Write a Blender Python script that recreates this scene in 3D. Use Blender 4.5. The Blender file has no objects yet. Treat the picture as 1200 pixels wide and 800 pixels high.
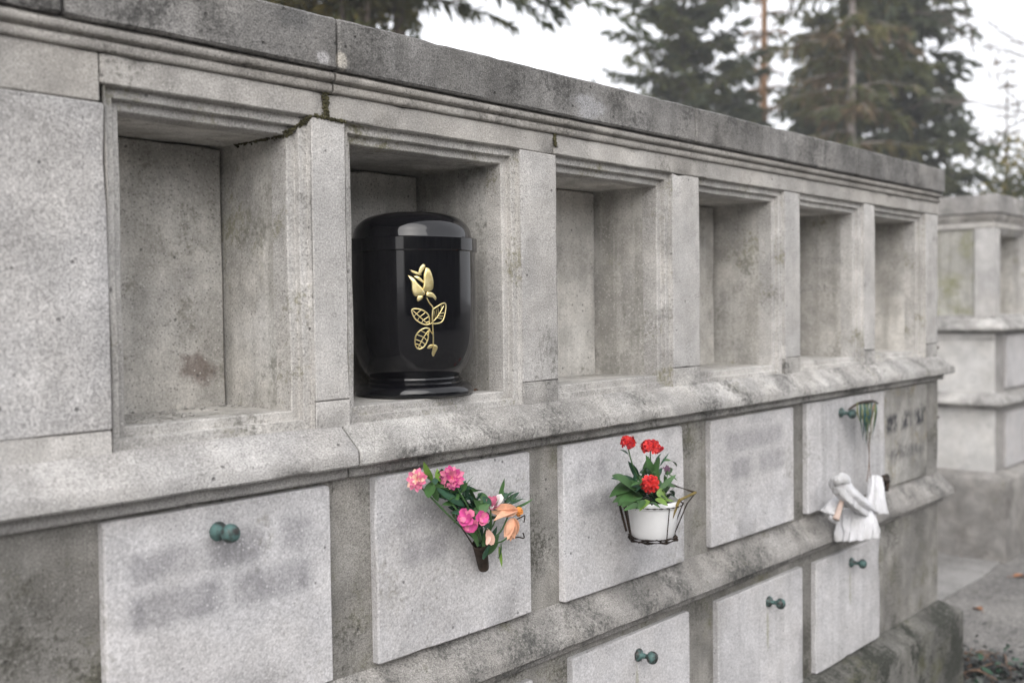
import bpy, bmesh, math, random
from mathutils import Vector, Matrix, noise, Quaternion
R_ = math.radians
PI = math.pi
scene = bpy.context.scene
COL = scene.collection
random.seed(7)
ADDED_HAZE = .0036
S = 0.5            # one niche bay = 0.5 m
ZG = -2.45         # ground level in bays (z = 0 bays is the foot of the niche posts)
def W(x, y, z): return Vector((x*S, y*S, (z-ZG)*S))

# ------------------------------------------------------------------ camera
F_PX = 1212.82
YAW, PIT, ROL = 0.83479, -0.032143, -0.013599
fw = Vector((math.sin(YAW)*math.cos(PIT), math.cos(YAW)*math.cos(PIT), math.sin(PIT)))
rt = fw.cross(Vector((0, 0, 1))).normalized(); up = rt.cross(fw)
r2 = rt*math.cos(ROL)+up*math.sin(ROL); u2 = -rt*math.sin(ROL)+up*math.cos(ROL)
CAM = W(-2.01778, -2.50415, 0.27188)
def ray(u, v): return r2*((u-600)/F_PX)-u2*((v-400)/F_PX)+fw
def at(u, v, y):
    """point of the wall scene that the photo shows at pixel (u,v), on the plane y (bays) in front of/behind the wall face"""
    d = ray(u, v); return CAM+d*((y*S-CAM.y)/d.y)
def far(u, dist):
    d = ray(u, 355); h = Vector((d.x, d.y, 0)).normalized(); p = CAM+h*dist; p.z = 0; return p
cd = bpy.data.cameras.new('camera'); cam = bpy.data.objects.new('camera', cd); COL.objects.link(cam)
m = Matrix((r2, u2, -fw)).transposed().to_4x4(); m.translation = CAM; cam.matrix_world = m
cd.sensor_width = 36; cd.sensor_fit = 'HORIZONTAL'; cd.lens = 36*F_PX/1200
cd.clip_end = 1000; cd.clip_start = 0.05
cd.dof.use_dof = True; cd.dof.focus_distance = 1.8; cd.dof.aperture_fstop = 3.3
scene.camera = cam

# ------------------------------------------------------------------ objects
def tag(o, label=None, cat=None, group=None, kind=None):
    if label: o['label'] = label
    if cat: o['category'] = cat
    if group: o['group'] = group
    if kind: o['kind'] = kind
    return o
def thing(name, loc, label, cat, group=None):
    o = bpy.data.objects.new(name, None); COL.objects.link(o); o.location = loc
    o.empty_display_size = .1
    return tag(o, label, cat, group, 'thing')
def base_of(o):
    while o.parent: o = o.parent
    return Vector(o.location)
def obj(name, bm, mats, parent=None, smooth=38, loc=None, recalc=True):
    if recalc: bmesh.ops.recalc_face_normals(bm, faces=bm.faces[:])
    off = base_of(parent) if parent else (loc or Vector((0, 0, 0)))
    bmesh.ops.translate(bm, verts=bm.verts[:], vec=-off)
    me = bpy.data.meshes.new(name); bm.to_mesh(me); bm.free()
    if not isinstance(mats, (list, tuple)): mats = [mats]
    for mm in mats: me.materials.append(mm)
    if smooth:
        me.shade_smooth()
        if smooth < 180: me.set_sharp_from_angle(angle=R_(smooth))
    o = bpy.data.objects.new(name, me); COL.objects.link(o)
    if parent: o.parent = parent
    else: o.location = off
    return o
def raw(name, verts, faces, mats, parent=None, mi=None, loc=None, smooth=True):
    off = base_of(parent) if parent else (loc or Vector((0, 0, 0)))
    me = bpy.data.meshes.new(name)
    me.from_pydata([tuple(Vector(v)-off) for v in verts], [], faces)
    if not isinstance(mats, (list, tuple)): mats = [mats]
    for mm in mats: me.materials.append(mm)
    if mi: me.polygons.foreach_set('material_index', mi)
    if smooth: me.shade_smooth()
    o = bpy.data.objects.new(name, me); COL.objects.link(o)
    if parent: o.parent = parent
    else: o.location = off
    return o
def loft(bm, rings, cap0=True, cap1=True, closed=True):
    vr = [[bm.verts.new(p) for p in r] for r in rings]
    n = len(vr[0])
    for a, b in zip(vr, vr[1:]):
        for i in range(n if closed else n-1):
            j = (i+1) % n
            try: bm.faces.new((a[i], a[j], b[j], b[i]))
            except ValueError: pass
    if cap0: bm.faces.new(vr[0][::-1])
    if cap1: bm.faces.new(vr[-1])
    return vr
def frame_of(d):
    d = d.normalized(); a = Vector((0, 0, 1)) if abs(d.z) < .9 else Vector((1, 0, 0))
    x = d.cross(a).normalized(); return x, x.cross(d).normalized()
def tube(bm, pts, r, n=8, caps=True):
    pts = [Vector(p) for p in pts]; rings = []
    x = None
    for i, p in enumerate(pts):
        d = (pts[min(i+1, len(pts)-1)]-pts[max(i-1, 0)]).normalized()
        if x is None: x, y = frame_of(d)
        else:
            x = (x-d*x.dot(d)).normalized(); y = d.cross(x)
        rr = r[i] if isinstance(r, (list, tuple)) else r
        rings.append([p+x*(math.cos(2*PI*k/n)*rr)+y*(math.sin(2*PI*k/n)*rr) for k in range(n)])
    loft(bm, rings, caps, caps)
def lathe(bm, prof, origin, axis=Vector((0, 0, 1)), n=48):
    """prof: (radius, height) pairs along axis"""
    axis = axis.normalized(); x, y = frame_of(axis); rings = []
    for r, h in prof:
        r = max(r, 1e-5)
        rings.append([origin+axis*h+x*(math.cos(2*PI*k/n)*r)+y*(math.sin(2*PI*k/n)*r) for k in range(n)])
    loft(bm, rings)
def bez(pts, n=10):
    """smooth curve through points"""
    pts = [Vector(p) for p in pts]; out = []
    P = [pts[0]]+pts+[pts[-1]]
    for i in range(1, len(P)-2):
        for k in range(n):
            t = k/n; a, b, c, d = P[i-1], P[i], P[i+1], P[i+2]
            out.append(.5*((2*b)+(c-a)*t+(2*a-5*b+4*c-d)*t*t+(3*b-a-3*c+d)*t**3))
    out.append(pts[-1]); return out

# stone block: rectangles stacked through z, every edge chamfered, worn by noise. prof = (outward offset p, z) in bays, bottom to top
def stack(bm, x0, x1, y0, y1, prof, eL=False, eR=False, ch=.007, jit=.0010, chip=.006, step=.05, zstep=.12, gap=.0035, seed=0, detail=True):
    pr = []
    n = len(prof)
    V = [Vector((p, z)) for p, z in prof]
    for i, v in enumerate(V):
        if i == 0:
            d = (V[1]-v).normalized(); pr.append((v+Vector((-ch, 0)), 1)); pr.append((v+d*ch, 1))
        elif i == n-1:
            d = (V[-2]-v).normalized(); pr.append((v+d*ch, 1)); pr.append((v+Vector((-ch, 0)), 1))
        else:
            a = V[i-1]-v; b = V[i+1]-v
            pr.append((v+a.normalized()*min(ch, a.length*.3), 1)); pr.append((v+b.normalized()*min(ch, b.length*.3), 1))
    full = [pr[0]]
    for (a, fa), (b, fb) in zip(pr, pr[1:]):
        L = (b-a).length; k = max(1, int(L/zstep)) if detail else 1
        for q in range(1, k): full.append((a.lerp(b, q/k), 0))
        full.append((b, fb))
    nx = max(1, int((x1-x0)/step)) if detail else 1
    ny = max(1, int((y1-y0)/(step*2))) if detail else 1
    rings = []; flags = []
    for v, f in full:
        p, z = v.x, v.y
        xl = x0+gap-(p if eL else 0); xr = x1-gap+(p if eR else 0)
        if not eL and f and (v in (full[0][0], full[-1][0])): xl += ch
        if not eR and f and (v in (full[0][0], full[-1][0])): xr -= ch
        ya, yb = y0-p, y1+p
        c = ch
        ring = []; fl = []
        for k in range(nx+1):
            ring.append((xl+c+(xr-xl-2*c)*k/nx, ya)); fl.append(k in (0, nx))
        for k in range(ny+1):
            ring.append((xr, ya+c+(yb-ya-2*c)*k/ny)); fl.append(k == 0)
        for k in range(nx+1):
            ring.append((xr-c-(xr-xl-2*c)*k/nx, yb)); fl.append(k in (0, nx))
        for k in range(ny+1):
            ring.append((xl, yb-c-(yb-ya-2*c)*k/ny)); fl.append(k == ny)
        pts = []
        cx, cy = (x0+x1)/2, (y0+y1)/2
        for (x, y), fx in zip(ring, fl):
            q = W(x, y, z)
            if jit:
                s = Vector((seed*3.1, seed*1.7, 0))
                q = q+noise.noise_vector(q*7+s)*jit+noise.noise_vector(q*33+s)*jit*.6
                e = (1 if f else 0)+(1 if fx else 0)
                if e:
                    nn = noise.noise(q*28+s*2)+.5*noise.noise(q*75+s)
                    if nn > .34:
                        q = q+Vector((0, 1 if y < cy else -1, -.6 if v.y > (full[0][0].y+full[-1][0].y)/2 else .6))*min(.006, (nn-.34)*chip*1.6)
            pts.append(q)
        rings.append(pts)
    loft(bm, rings)

# ------------------------------------------------------------------ materials
class G:
    def __init__(s, name):
        s.m = bpy.data.materials.new(name); s.m.use_nodes = True; s.t = s.m.node_tree; s.n = s.t.nodes; s.n.clear()
        s.out = s.n.new('ShaderNodeOutputMaterial'); s.b = s.n.new('ShaderNodeBsdfPrincipled'); s.l(s.b.outputs[0], s.out.inputs[0])
        s.tc = s.n.new('ShaderNodeTexCoord'); s.co = s.tc.outputs['Object']
    def l(s, a, b): s.t.links.new(a, b)
    def val(s, sock, v):
        if hasattr(v, 'is_linked') or hasattr(v, 'links'): s.l(v, sock)
        else: sock.default_value = v
    def noise(s, scale, det=4, rough=.55, co=None, dist=0, lac=2.0):
        n = s.n.new('ShaderNodeTexNoise'); n.inputs['Scale'].default_value = scale; n.inputs['Detail'].default_value = det
        n.inputs['Roughness'].default_value = rough; n.inputs['Distortion'].default_value = dist; s.l(co or s.co, n.inputs['Vector']); return n.outputs['Fac']
    def vor(s, scale, feature='F1', co=None, out='Distance', rnd=1):
        n = s.n.new('ShaderNodeTexVoronoi'); n.feature = feature; n.inputs['Scale'].default_value = scale; n.inputs['Randomness'].default_value = rnd
        s.l(co or s.co, n.inputs['Vector']); return n.outputs[out]
    def mapc(s, scale=(1, 1, 1), loc=(0, 0, 0), rot=(0, 0, 0)):
        n = s.n.new('ShaderNodeMapping'); n.inputs['Scale'].default_value = scale; n.inputs['Location'].default_value = loc; n.inputs['Rotation'].default_value = rot
        s.l(s.co, n.inputs['Vector']); return n.outputs[0]
    def mr(s, v, a, b, c=0., d=1., smooth=True):
        n = s.n.new('ShaderNodeMapRange'); n.interpolation_type = 'SMOOTHSTEP' if smooth else 'LINEAR'
        s.l(v, n.inputs[0]); n.inputs[1].default_value = a; n.inputs[2].default_value = b; n.inputs[3].default_value = c; n.inputs[4].default_value = d; return n.outputs[0]
    def math(s, op, a, b=None, c=None):
        n = s.n.new('ShaderNodeMath'); n.operation = op
        s.val(n.inputs[0], a)
        if b is not None: s.val(n.inputs[1], b)
        if c is not None: s.val(n.inputs[2], c)
        return n.outputs[0]
    def mix(s, f, a, b, blend='MIX'):
        n = s.n.new('ShaderNodeMix'); n.data_type = 'RGBA'; n.blend_type = blend
        s.val(n.inputs[0], f)
        for i, v in ((6, a), (7, b)):
            if isinstance(v, (tuple, list)): v = tuple(v)+((1,) if len(v) == 3 else ())
            s.val(n.inputs[i], v)
        return n.outputs[2]
    def grey(s, v):
        n = s.n.new('ShaderNodeCombineColor')
        for i in range(3): s.l(v, n.inputs[i])
        return n.outputs[0]
    def sep(s, co=None):
        n = s.n.new('ShaderNodeSeparateXYZ'); s.l(co or s.co, n.inputs[0]); return n.outputs
    def bump(s, h, strength=.4, dist=.002, prev=None):
        n = s.n.new('ShaderNodeBump'); n.inputs['Strength'].default_value = strength; n.inputs['Distance'].default_value = dist
        s.l(h, n.inputs['Height'])
        if prev is not None: s.l(prev, n.inputs['Normal'])
        return n.outputs[0]
    def done(s, col=None, rough=.9, normal=None, spec=None, **kw):
        if col is not None: s.val(s.b.inputs['Base Color'], tuple(col)+((1,) if len(col) == 3 else ()) if isinstance(col, (tuple, list)) else col)
        s.val(s.b.inputs['Roughness'], rough)
        if normal is not None: s.l(normal, s.b.inputs['Normal'])
        if spec is not None: s.b.inputs['Specular IOR Level'].default_value = spec
        for k, v in kw.items(): s.b.inputs[k].default_value = v
        return s.m

def stone(name, base, lich=None, lich_amt=(.52, .68), lich_scale=5, green=None, green_amt=(.6, .75), streak=0, grain=.35, mott=.22,
          pale=None, pale_amt=(.62, .72), bands=(), band_col=(.09, .09, .1), gscale=400, bump=.55, spots=(), pits=True, bmin=.66, bsc=(36, 10, 21), mutate=0, warm=.5):
    g = G(name)
    base = Vector(base)
    off = g.mapc(loc=(mutate*1.7, mutate*.9, mutate*2.3)) if mutate else g.co
    n1 = g.noise(3.2, 8, .62, off); n2 = g.noise(17, 6, .6, off); n3 = g.noise(gscale, 2, .6); n4 = g.noise(gscale*.33, 3, .6, off)
    c = g.mix(g.mr(n1, .33, .68), tuple(base*(1-mott)), tuple(base*(1+mott*.8)))
    # slight warm/cool drift
    c = g.mix(g.mr(g.noise(6, 5, .6, g.mapc(loc=(5+mutate, 2, 1))), .38, .66), c, g.mix(1., c, (1.012, 1.0, .982) if warm else (1, 1, 1), 'MULTIPLY'))
    c = g.mix(1., c, g.grey(g.mr(n2, .3, .7, 1-mott*.75, 1+mott*.6)), 'MULTIPLY')
    if pale:
        c = g.mix(g.mr(g.noise(4.3, 7, .6, g.mapc(loc=(9+mutate, 4, 7))), *pale_amt), c, pale)
    if streak:
        sc = g.mapc(scale=(26, 26, 1.3), loc=(mutate, 0, 0)); st = g.noise(1., 5, .6, sc, dist=.3)
        c = g.mix(g.mr(st, .42, .68, 0, streak), c, (base.x*.45, base.y*.45, base.z*.42))
        st2 = g.noise(1., 3, .5, g.mapc(scale=(40, 40, 1.1), loc=(3+mutate, 1, 0)))
        c = g.mix(g.mr(st2, .6, .75, 0, streak*.6), c, tuple(base*1.5))
    if green:
        gm = g.math('ADD', g.noise(7, 8, .68, g.mapc(loc=(1+mutate, 8, 3))), g.mr(n4, .3, .7, -.06, .06, False))
        c = g.mix(g.mr(gm, *green_amt), c, green)
    if lich:
        lm = g.math('ADD', g.noise(lich_scale, 9, .68, g.mapc(loc=(mutate*3, 3, 9))), g.mr(n4, .3, .7, -.09, .09, False))
        c = g.mix(g.mr(lm, *lich_amt), c, lich)
    for (x, y, z, rx, rz, colr, amt) in spots:   # stains at places of their own (object space, metres)
        X, Y, Z = g.sep()
        dx = g.math('DIVIDE', g.math('SUBTRACT', X, x), rx); dz = g.math('DIVIDE', g.math('SUBTRACT', Z, z), rz); dy = g.math('DIVIDE', g.math('SUBTRACT', Y, y), max(rx, .03))
        d = g.math('SQRT', g.math('ADD', g.math('ADD', g.math('MULTIPLY', dx, dx), g.math('MULTIPLY', dz, dz)), g.math('MULTIPLY', dy, dy)))
        d = g.math('ADD', d, g.mr(g.noise(30, 6, .7), .2, .8, -.7, .7, False))
        c = g.mix(g.mr(d, 1., .45, 0, amt), c, colr)
    for (xa, xb, za, zb, amt) in bands:           # worn lettering, too weathered to read
        X, Y, Z = g.sep()
        bx = g.mr(g.math('ABSOLUTE', g.math('SUBTRACT', X, (xa+xb)/2)), abs(xb-xa)/2+.012, abs(xb-xa)/2-.018)
        bz = g.mr(g.math('ABSOLUTE', g.math('SUBTRACT', Z, (za+zb)/2)), abs(zb-za)/2+.012, abs(zb-za)/2-.012)
        ns = g.mr(g.noise(1, 3, .6, g.mapc(scale=bsc, loc=(mutate*2, 0, mutate))), .36, .6, bmin, 1)
        c = g.mix(g.math('MULTIPLY', g.math('MULTIPLY', bx, bz), g.math('MULTIPLY', ns, amt)), c, band_col)
    # mineral grain: dark and pale sand grains
    c = g.mix(1., c, g.grey(g.mr(n3, .28, .72, 1-grain, 1+grain*.8, False)), 'MULTIPLY')
    c = g.mix(g.mr(n4, .34, .27, 0, .45), c, tuple(base*.35))
    v2 = g.n.new('ShaderNodeTexVoronoi'); v2.inputs['Scale'].default_value = 210; g.l(off, v2.inputs['Vector'])
    c = g.mix(g.math('MULTIPLY', g.mr(v2.outputs['Distance'], .42, .25), g.mr(g.sep(v2.outputs['Color'])[1], .80, .9, 0, .55)), c, tuple(base*.3))
    c = g.mix(g.math('MULTIPLY', g.mr(v2.outputs['Distance'], .42, .25), g.mr(g.sep(v2.outputs['Color'])[0], .86, .93, 0, .45)), c, tuple(base*1.5))
    hh = g.math('ADD', g.math('MULTIPLY', n3, .6), g.math('MULTIPLY', n4, 1.))
    if pits:
        w = g.n.new('ShaderNodeTexVoronoi'); w.inputs['Scale'].default_value = 55; g.l(off, w.inputs['Vector'])
        rnd = g.sep(w.outputs['Color'])[0]
        pit = g.math('MULTIPLY', g.mr(w.outputs['Distance'], .2, .08), g.mr(rnd, .88, .92))
        c = g.mix(g.math('MULTIPLY', pit, .75), c, tuple(base*.22))
        hh = g.math('SUBTRACT', hh, g.math('MULTIPLY', pit, 1.5))
    nb = g.bump(n2, .5, .006); nb = g.bump(hh, bump, .0022, nb)
    return g.done(c, .93, nb, spec=.25)

def simple(name, col, rough=.6, var=.2, scale=30, spec=.3, bump=0, **kw):
    g = G(name); n = g.noise(scale, 5, .6)
    v = Vector(col)
    c = g.mix(g.mr(n, .3, .7), tuple(v*(1-var)), tuple(v*(1+var)))
    nb = g.bump(g.noise(scale*6, 3), bump, .001) if bump else None
    return g.done(c, rough, nb, spec=spec, **kw)

LICH = (.055, .055, .052)
M = {}
M['post'] = stone('pale_granite_concrete', (.425, .413, .40), lich=(.17, .165, .152), lich_amt=(.58, .78), grain=.42, mott=.18, streak=.16)
M['pier'] = stone('pier_concrete', (.43, .42, .415), lich=(.2, .195, .185), lich_amt=(.6, .82), grain=.5, mott=.17, streak=.1, mutate=1)
M['lintel'] = stone('lintel_concrete', (.36, .345, .325), lich=(.13, .125, .11), lich_amt=(.58, .76), green=(.14, .135, .08), green_amt=(.64, .8), mutate=2, mott=.2)
_c = W(1.6, 1.1, ZG)
def _sp(u, v, rx, rz, c, a):
    p = at(u, v, -.036)-_c; return (p.x, p.y, p.z, rx, rz, c, a)
M['coping'] = stone('lichen_coping', (.195, .189, .182), lich=(.075, .073, .07), lich_amt=(.47, .70), lich_scale=6, pale=(.42, .40, .39), pale_amt=(.66, .74), grain=.55, mott=.3, bump=.8, mutate=3, streak=.25, spots=[_sp(381, 68, .016, .014, (.42, .41, .41), .8), _sp(402, 70, .014, .016, (.46, .43, .38), .8), _sp(690, 125, .06, .03, (.36, .36, .37), .6), _sp(350, 18, .05, .03, (.09, .09, .09), .6)])
M['mould'] = stone('moulding_concrete', (.30, .285, .265), lich=(.09, .085, .075), lich_amt=(.5, .72), green=(.12, .12, .07), green_amt=(.62, .78), mutate=4, mott=.25)
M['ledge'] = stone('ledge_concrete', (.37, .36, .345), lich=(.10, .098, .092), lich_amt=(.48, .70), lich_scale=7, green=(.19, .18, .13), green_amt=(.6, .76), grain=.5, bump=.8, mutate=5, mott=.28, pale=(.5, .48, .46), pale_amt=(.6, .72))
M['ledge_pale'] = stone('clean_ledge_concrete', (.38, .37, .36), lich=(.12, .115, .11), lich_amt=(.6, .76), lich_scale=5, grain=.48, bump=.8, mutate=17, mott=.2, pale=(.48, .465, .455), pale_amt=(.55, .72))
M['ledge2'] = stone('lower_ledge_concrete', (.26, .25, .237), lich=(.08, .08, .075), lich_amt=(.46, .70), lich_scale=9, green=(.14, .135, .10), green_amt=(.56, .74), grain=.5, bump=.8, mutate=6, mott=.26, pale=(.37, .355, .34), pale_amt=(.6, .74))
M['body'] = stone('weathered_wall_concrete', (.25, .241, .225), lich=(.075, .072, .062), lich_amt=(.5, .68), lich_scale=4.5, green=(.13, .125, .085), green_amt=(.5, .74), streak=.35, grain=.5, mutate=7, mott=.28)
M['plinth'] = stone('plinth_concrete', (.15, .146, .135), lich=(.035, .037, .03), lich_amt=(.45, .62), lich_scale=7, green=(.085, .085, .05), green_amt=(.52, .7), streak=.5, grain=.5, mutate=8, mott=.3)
BRN = (.14, .10, .08)
M['frame'] = stone('niche_frame_concrete', (.435, .422, .405), lich=(.16, .155, .14), lich_amt=(.58, .78), green=(.19, .18, .115), green_amt=(.56, .72), grain=.4, mott=.22, mutate=15, streak=.25)
M['niche'] = stone('niche_plaster', (.47, .455, .43), lich=(.22, .215, .19), lich_amt=(.54, .74), lich_scale=7, pale=(.57, .555, .535), pale_amt=(.56, .7), green=(.28, .27, .20), green_amt=(.58, .75), grain=.26, mott=.27, bump=.4, gscale=300, mutate=9, streak=.42)
M['niche_slab'] = stone('niche_back_plaster', (.46, .445, .42), lich=(.22, .21, .18), lich_amt=(.54, .74), lich_scale=7, pale=(.57, .545, .51), pale_amt=(.54, .68), grain=.24, mott=.26, bump=.4, gscale=300, mutate=10, streak=.25)
M['dark'] = simple('near_black_gap', (.03, .03, .028), .95)  # near-black tone for gaps
M['verd'] = None
g = G('verdigris_bronze'); n = g.noise(70, 5, .65); n_ = g.noise(260, 3)
M['verd'] = g.done(g.mix(g.mr(n, .38, .62), (.035, .032, .03), (.09, .17, .16)), g.mr(n, .35, .65, .38, .75), g.bump(n_, .3, .0006), **{'Metallic': .35})
g = G('black_enamel'); M['enamel'] = g.done(g.mix(g.mr(g.noise(45, 7, .7), .5, .8, 0, .35), (.0036, .0036, .005), (.012, .0115, .011)), g.mr(g.noise(22, 6, .65), .35, .7, .05, .13), g.bump(g.noise(14, 2), .02, .002), spec=.5, **{'Coat Weight': .0})
g = G('gilt_brass'); M['gold'] = g.done(g.mix(g.mr(g.noise(160, 3), .3, .7), (.74, .60, .27), (.85, .74, .42)), .34, g.bump(g.noise(240, 2), .15, .0006), **{'Metallic': 1.0})
M['wire'] = simple('rusty_wire', (.045, .032, .024), .6, .5, 60, **{'Metallic': .5})
M['rust_yellow'] = simple('ochre_lichened_wire', (.19, .14, .04), .8, .4, 90)
M['pot'] = simple('white_glazed_pot', (.78, .78, .78), .28, .04, 20, spec=.5)
M['soil'] = simple('potting_soil', (.03, .022, .015), .95, .5, 90)
def leafmat(name, col, var=.35, rough=.5, trans=.12, scale=18):
    g = G(name); v = Vector(col); n = g.noise(scale, 4)
    c = g.mix(g.mr(n, .3, .7), tuple(v*(1-var)), tuple(v*(1+var)))
    return g.done(c, rough, None, spec=.3, **{'Transmission Weight': 0.0, 'Subsurface Weight': trans, 'Subsurface Radius': (.004, .004, .002), 'Subsurface Scale': .5})
M['leaf'] = leafmat('green_leaf', (.045, .105, .032)); M['leaf_lt'] = leafmat('light_green_leaf', (.16, .27, .05))
M['leaf_dk'] = leafmat('dark_green_leaf', (.022, .065, .035)); M['red'] = leafmat('red_petal', (.50, .02, .018), .25)
M['redd'] = leafmat('deep_red_petal', (.3, .008, .016), .2)
M['pink'] = leafmat('pink_petal', (.62, .16, .27), .3, scale=60); M['mag'] = leafmat('magenta_petal', (.50, .06, .22), .3, scale=60)
M['peach'] = leafmat('peach_petal', (.72, .40, .26), .2, scale=60); M['orange'] = leafmat('orange_petal', (.72, .28, .06), .2)
M['blush'] = leafmat('blush_petal', (.80, .50, .40), .12); M['whitep'] = leafmat('white_petal', (.8, .74, .72), .08); M['yel'] = leafmat('yellow_stamen', (.7, .42, .10), .2)
M['violet'] = leafmat('violet_flower', (.13, .07, .11), .3); M['dry'] = simple('dried_stalk', (.13, .085, .06), .9, .4, 60)
g = G('white_cloth'); wv = g.noise(420, 2); M['cloth'] = g.done(g.mix(g.mr(g.noise(12, 6), .35, .7), (.64, .64, .66), (.48, .475, .47)), .85, g.bump(wv, .25, .0008, g.bump(g.noise(1, 4, .6, g.mapc(scale=(70, 70, 18))), .9, .012)), spec=.2, **{'Subsurface Weight': .1, 'Subsurface Radius': (.01, .01, .01)})
M['ribbon_green'] = simple('green_ribbon', (.022, .06, .045), .4, .4, 40); M['ribbon_olive'] = simple('olive_ribbon', (.10, .11, .03), .5, .3, 40); M['ribbon_teal'] = simple('dark_teal_ribbon', (.014, .05, .065), .4, .3, 40)
M['moss'] = simple('damp_moss', (.06, .055, .028), 1., .5, 120, bump=.5)
M['pinkwood'] = simple('pinkish_wood_stick', (.46, .36, .31), .8, .15, 40)

# ------------------------------------------------------------------ columbarium
NX = [(-.762, -.127, -.024), (.0, .806, -.03), (1.006, 1.798, -.03), (2.012, 2.825, -.035), (2.986, 3.787, -.035), (3.934, 4.735, -.035)]
EX, T, XL = 4.945, 2.2, -1.75

def niche(parent, xl, xr, fl, zt=.848, D=.375, seed=0, mat=None, slab=None, det=True):
    bm = bmesh.new()
    def rect(i, b, y, k=10):
        a0, a1, z0, z1 = xl+.0015+i, xr-.0015-i, b, zt-.0015-i
        P = [(a0, z0), (a1, z0), (a1, z1), (a0, z1)]; out = []
        for q in range(4):
            (xa, za), (xb, zb) = P[q], P[(q+1) % 4]
            for s in range(k):
                t = s/k; v = W(xa+(xb-xa)*t, y, za+(zb-za)*t)
                if det: v += noise.noise_vector(v*9+Vector((seed, 0, 0)))*.0016+noise.noise_vector(v*37)*.0008
                out.append(v)
        return out
    b0, b1, b2 = fl-.058, fl-.030, fl
    rs = [rect(0, b0, .003), rect(0, b0, .020), rect(.001, b0+.001, .022), rect(.026, b1, .0225), rect(.028, b1+.001, .025), rect(.028, b1+.002, .043), rect(.030, b1+.003, .045),
          rect(.052, b2-.003, .0455), rect(.055, b2, .049), rect(.055, b2, .12), rect(.055, b2, .25), rect(.055, b2, D+.06)]
    loft(bm, rs[9:], False, True)
    o = obj('niche', bm, mat or M['niche'], parent, smooth=30)
    bm = bmesh.new(); loft(bm, rs[:10], False, False)
    obj('frame', bm, M['frame'], o, smooth=30)
    # the slab that closes the back; it stops short of the right hand side
    bm = bmesh.new()
    stack(bm, xl+.050, xr-.055-.014, D, D+.04, [(0, fl-.01), (0, zt-.062)], step=.06, seed=seed, ch=.006, gap=0)
    obj('back_slab', bm, slab or M['niche_slab'], o)
    return o

def columbarium(root, nx, XLv, EXv, eL, dz, det=True, cop=(.990, 1.143), ledp=.085, plp=.125, joints=None, mats=None, zhead=.848, zl=.924):
    mt = dict(M);
    if mats: mt.update(mats)
    J = joints
    def blk(name, x0, x1, prof, mat, y0=0, y1=T, L=False, R=False, sd=0, **k):
        bm = bmesh.new(); stack(bm, x0, x1, y0, y1, [(p, z+dz) for p, z in prof], L, R, seed=sd, detail=det, **k)
        return obj(name, bm, mat, root)
    def row(name, js, prof, mat, sd, **k):
        for i, (a, b) in enumerate(zip(js, js[1:])):
            blk(name, a, b, prof, mat[i % len(mat)] if isinstance(mat, list) else mat, L=(i == 0), R=(i == len(js)-2), sd=sd+i, **k)
    row('coping_stone', J['cop'], [(.036, cop[0]), (.036, cop[1]), (-.5, cop[1]+.03)], mt['coping'], 1, chip=.004)
    row('cornice_moulding', J['mould'], [(.003, zl), (.012, zl+.003), (.013, zl+.024), (.003, zl+.029), (.003, zl+.032), (.024, zl+.036), (.026, zl+.054), (.012, zl+.060), (.012, cop[0]-.001)], mt['mould'], 20, ch=.003, zstep=.5, jit=.0005, chip=0)
    # core behind the niches
    blk('core', XLv+.03, EXv-.03, [(0, -.09), (0, zl-.02)], mt['niche'], y0=.52, y1=T-.01, jit=0)
    ll = J['lintel']
    for i, (a, b) in enumerate(zip(ll, ll[1:])):
        blk('lintel', a, b, [(0, zhead if not (a < nx[0][0]-.1) else zhead-.048), (0, zl)], mt['lintel'], L=(i == 0), R=(i == len(ll)-2), sd=30+i, gap=.0012, ch=.004)
    blk('pier', XLv, nx[0][0], [(0, -.022), (0, zhead-.049)], mt['pier'], y0=-.003, y1=T, L=True, sd=41, gap=.001, ch=.004)
    blk('pier_base', XLv, nx[0][0]-.002, [(0, -.086), (0, -.0235)], mt['post'], L=True, sd=42, ch=.002, gap=0)
    for i in range(len(nx)-1):
        a, b = nx[i][1], nx[i+1][0]
        blk('pillar', a, b, [(0, .001), (0, zhead-.002)], mt['post'], y1=.2, sd=50+i, gap=0, ch=.003)
        blk('pillar_base', a-.001, b+.001, [(0, -.086), (0, -.001)], mt['ledge'] if i else mt['post'], y1=.2, sd=60+i, gap=.001, ch=.0028)
    blk('end_pillar', nx[-1][1], EXv, [(0, .002), (0, zhead-.003)], mt['post'], R=True, sd=58, gap=.001)
    blk('pillar_base', nx[-1][1], EXv, [(0, -.086), (0, -.001)], mt['ledge'], R=True, sd=68)
    row('upper_ledge', J['led'], [(.030, -.238), (.030, -.200), (ledp, -.197), (ledp, -.153), (0, -.080)], [mt['ledge_pale'], mt['ledge'], mt['ledge']], 70, ch=.006, chip=.004, jit=.0006)
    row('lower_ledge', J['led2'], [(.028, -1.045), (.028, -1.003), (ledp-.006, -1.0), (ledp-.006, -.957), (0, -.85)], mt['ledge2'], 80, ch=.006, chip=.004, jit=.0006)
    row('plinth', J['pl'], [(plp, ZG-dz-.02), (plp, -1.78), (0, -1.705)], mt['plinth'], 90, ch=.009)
    blk('wall_body', XLv, EXv, [(0, -1.72), (0, -.089)], mt['body'], L=True, R=True, sd=95)
    for i, (a, b, f) in enumerate(nx):
        niche(root, a, b, f+dz, zhead+dz, D=.478 if (i == 1 and det) else .375, seed=i*2.3, mat=mt['niche'], slab=mt['niche_slab'], det=det)

OB = W(0, 0, ZG); 
col = thing('columbarium', W(1.6, 1.1, ZG), 'long grey concrete columbarium with six open niches holding the black urn', 'columbarium', 'rows of the columbarium')
CB = base_of(col)
def L_(x, y, z): return W(x, y, z)-CB
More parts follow.
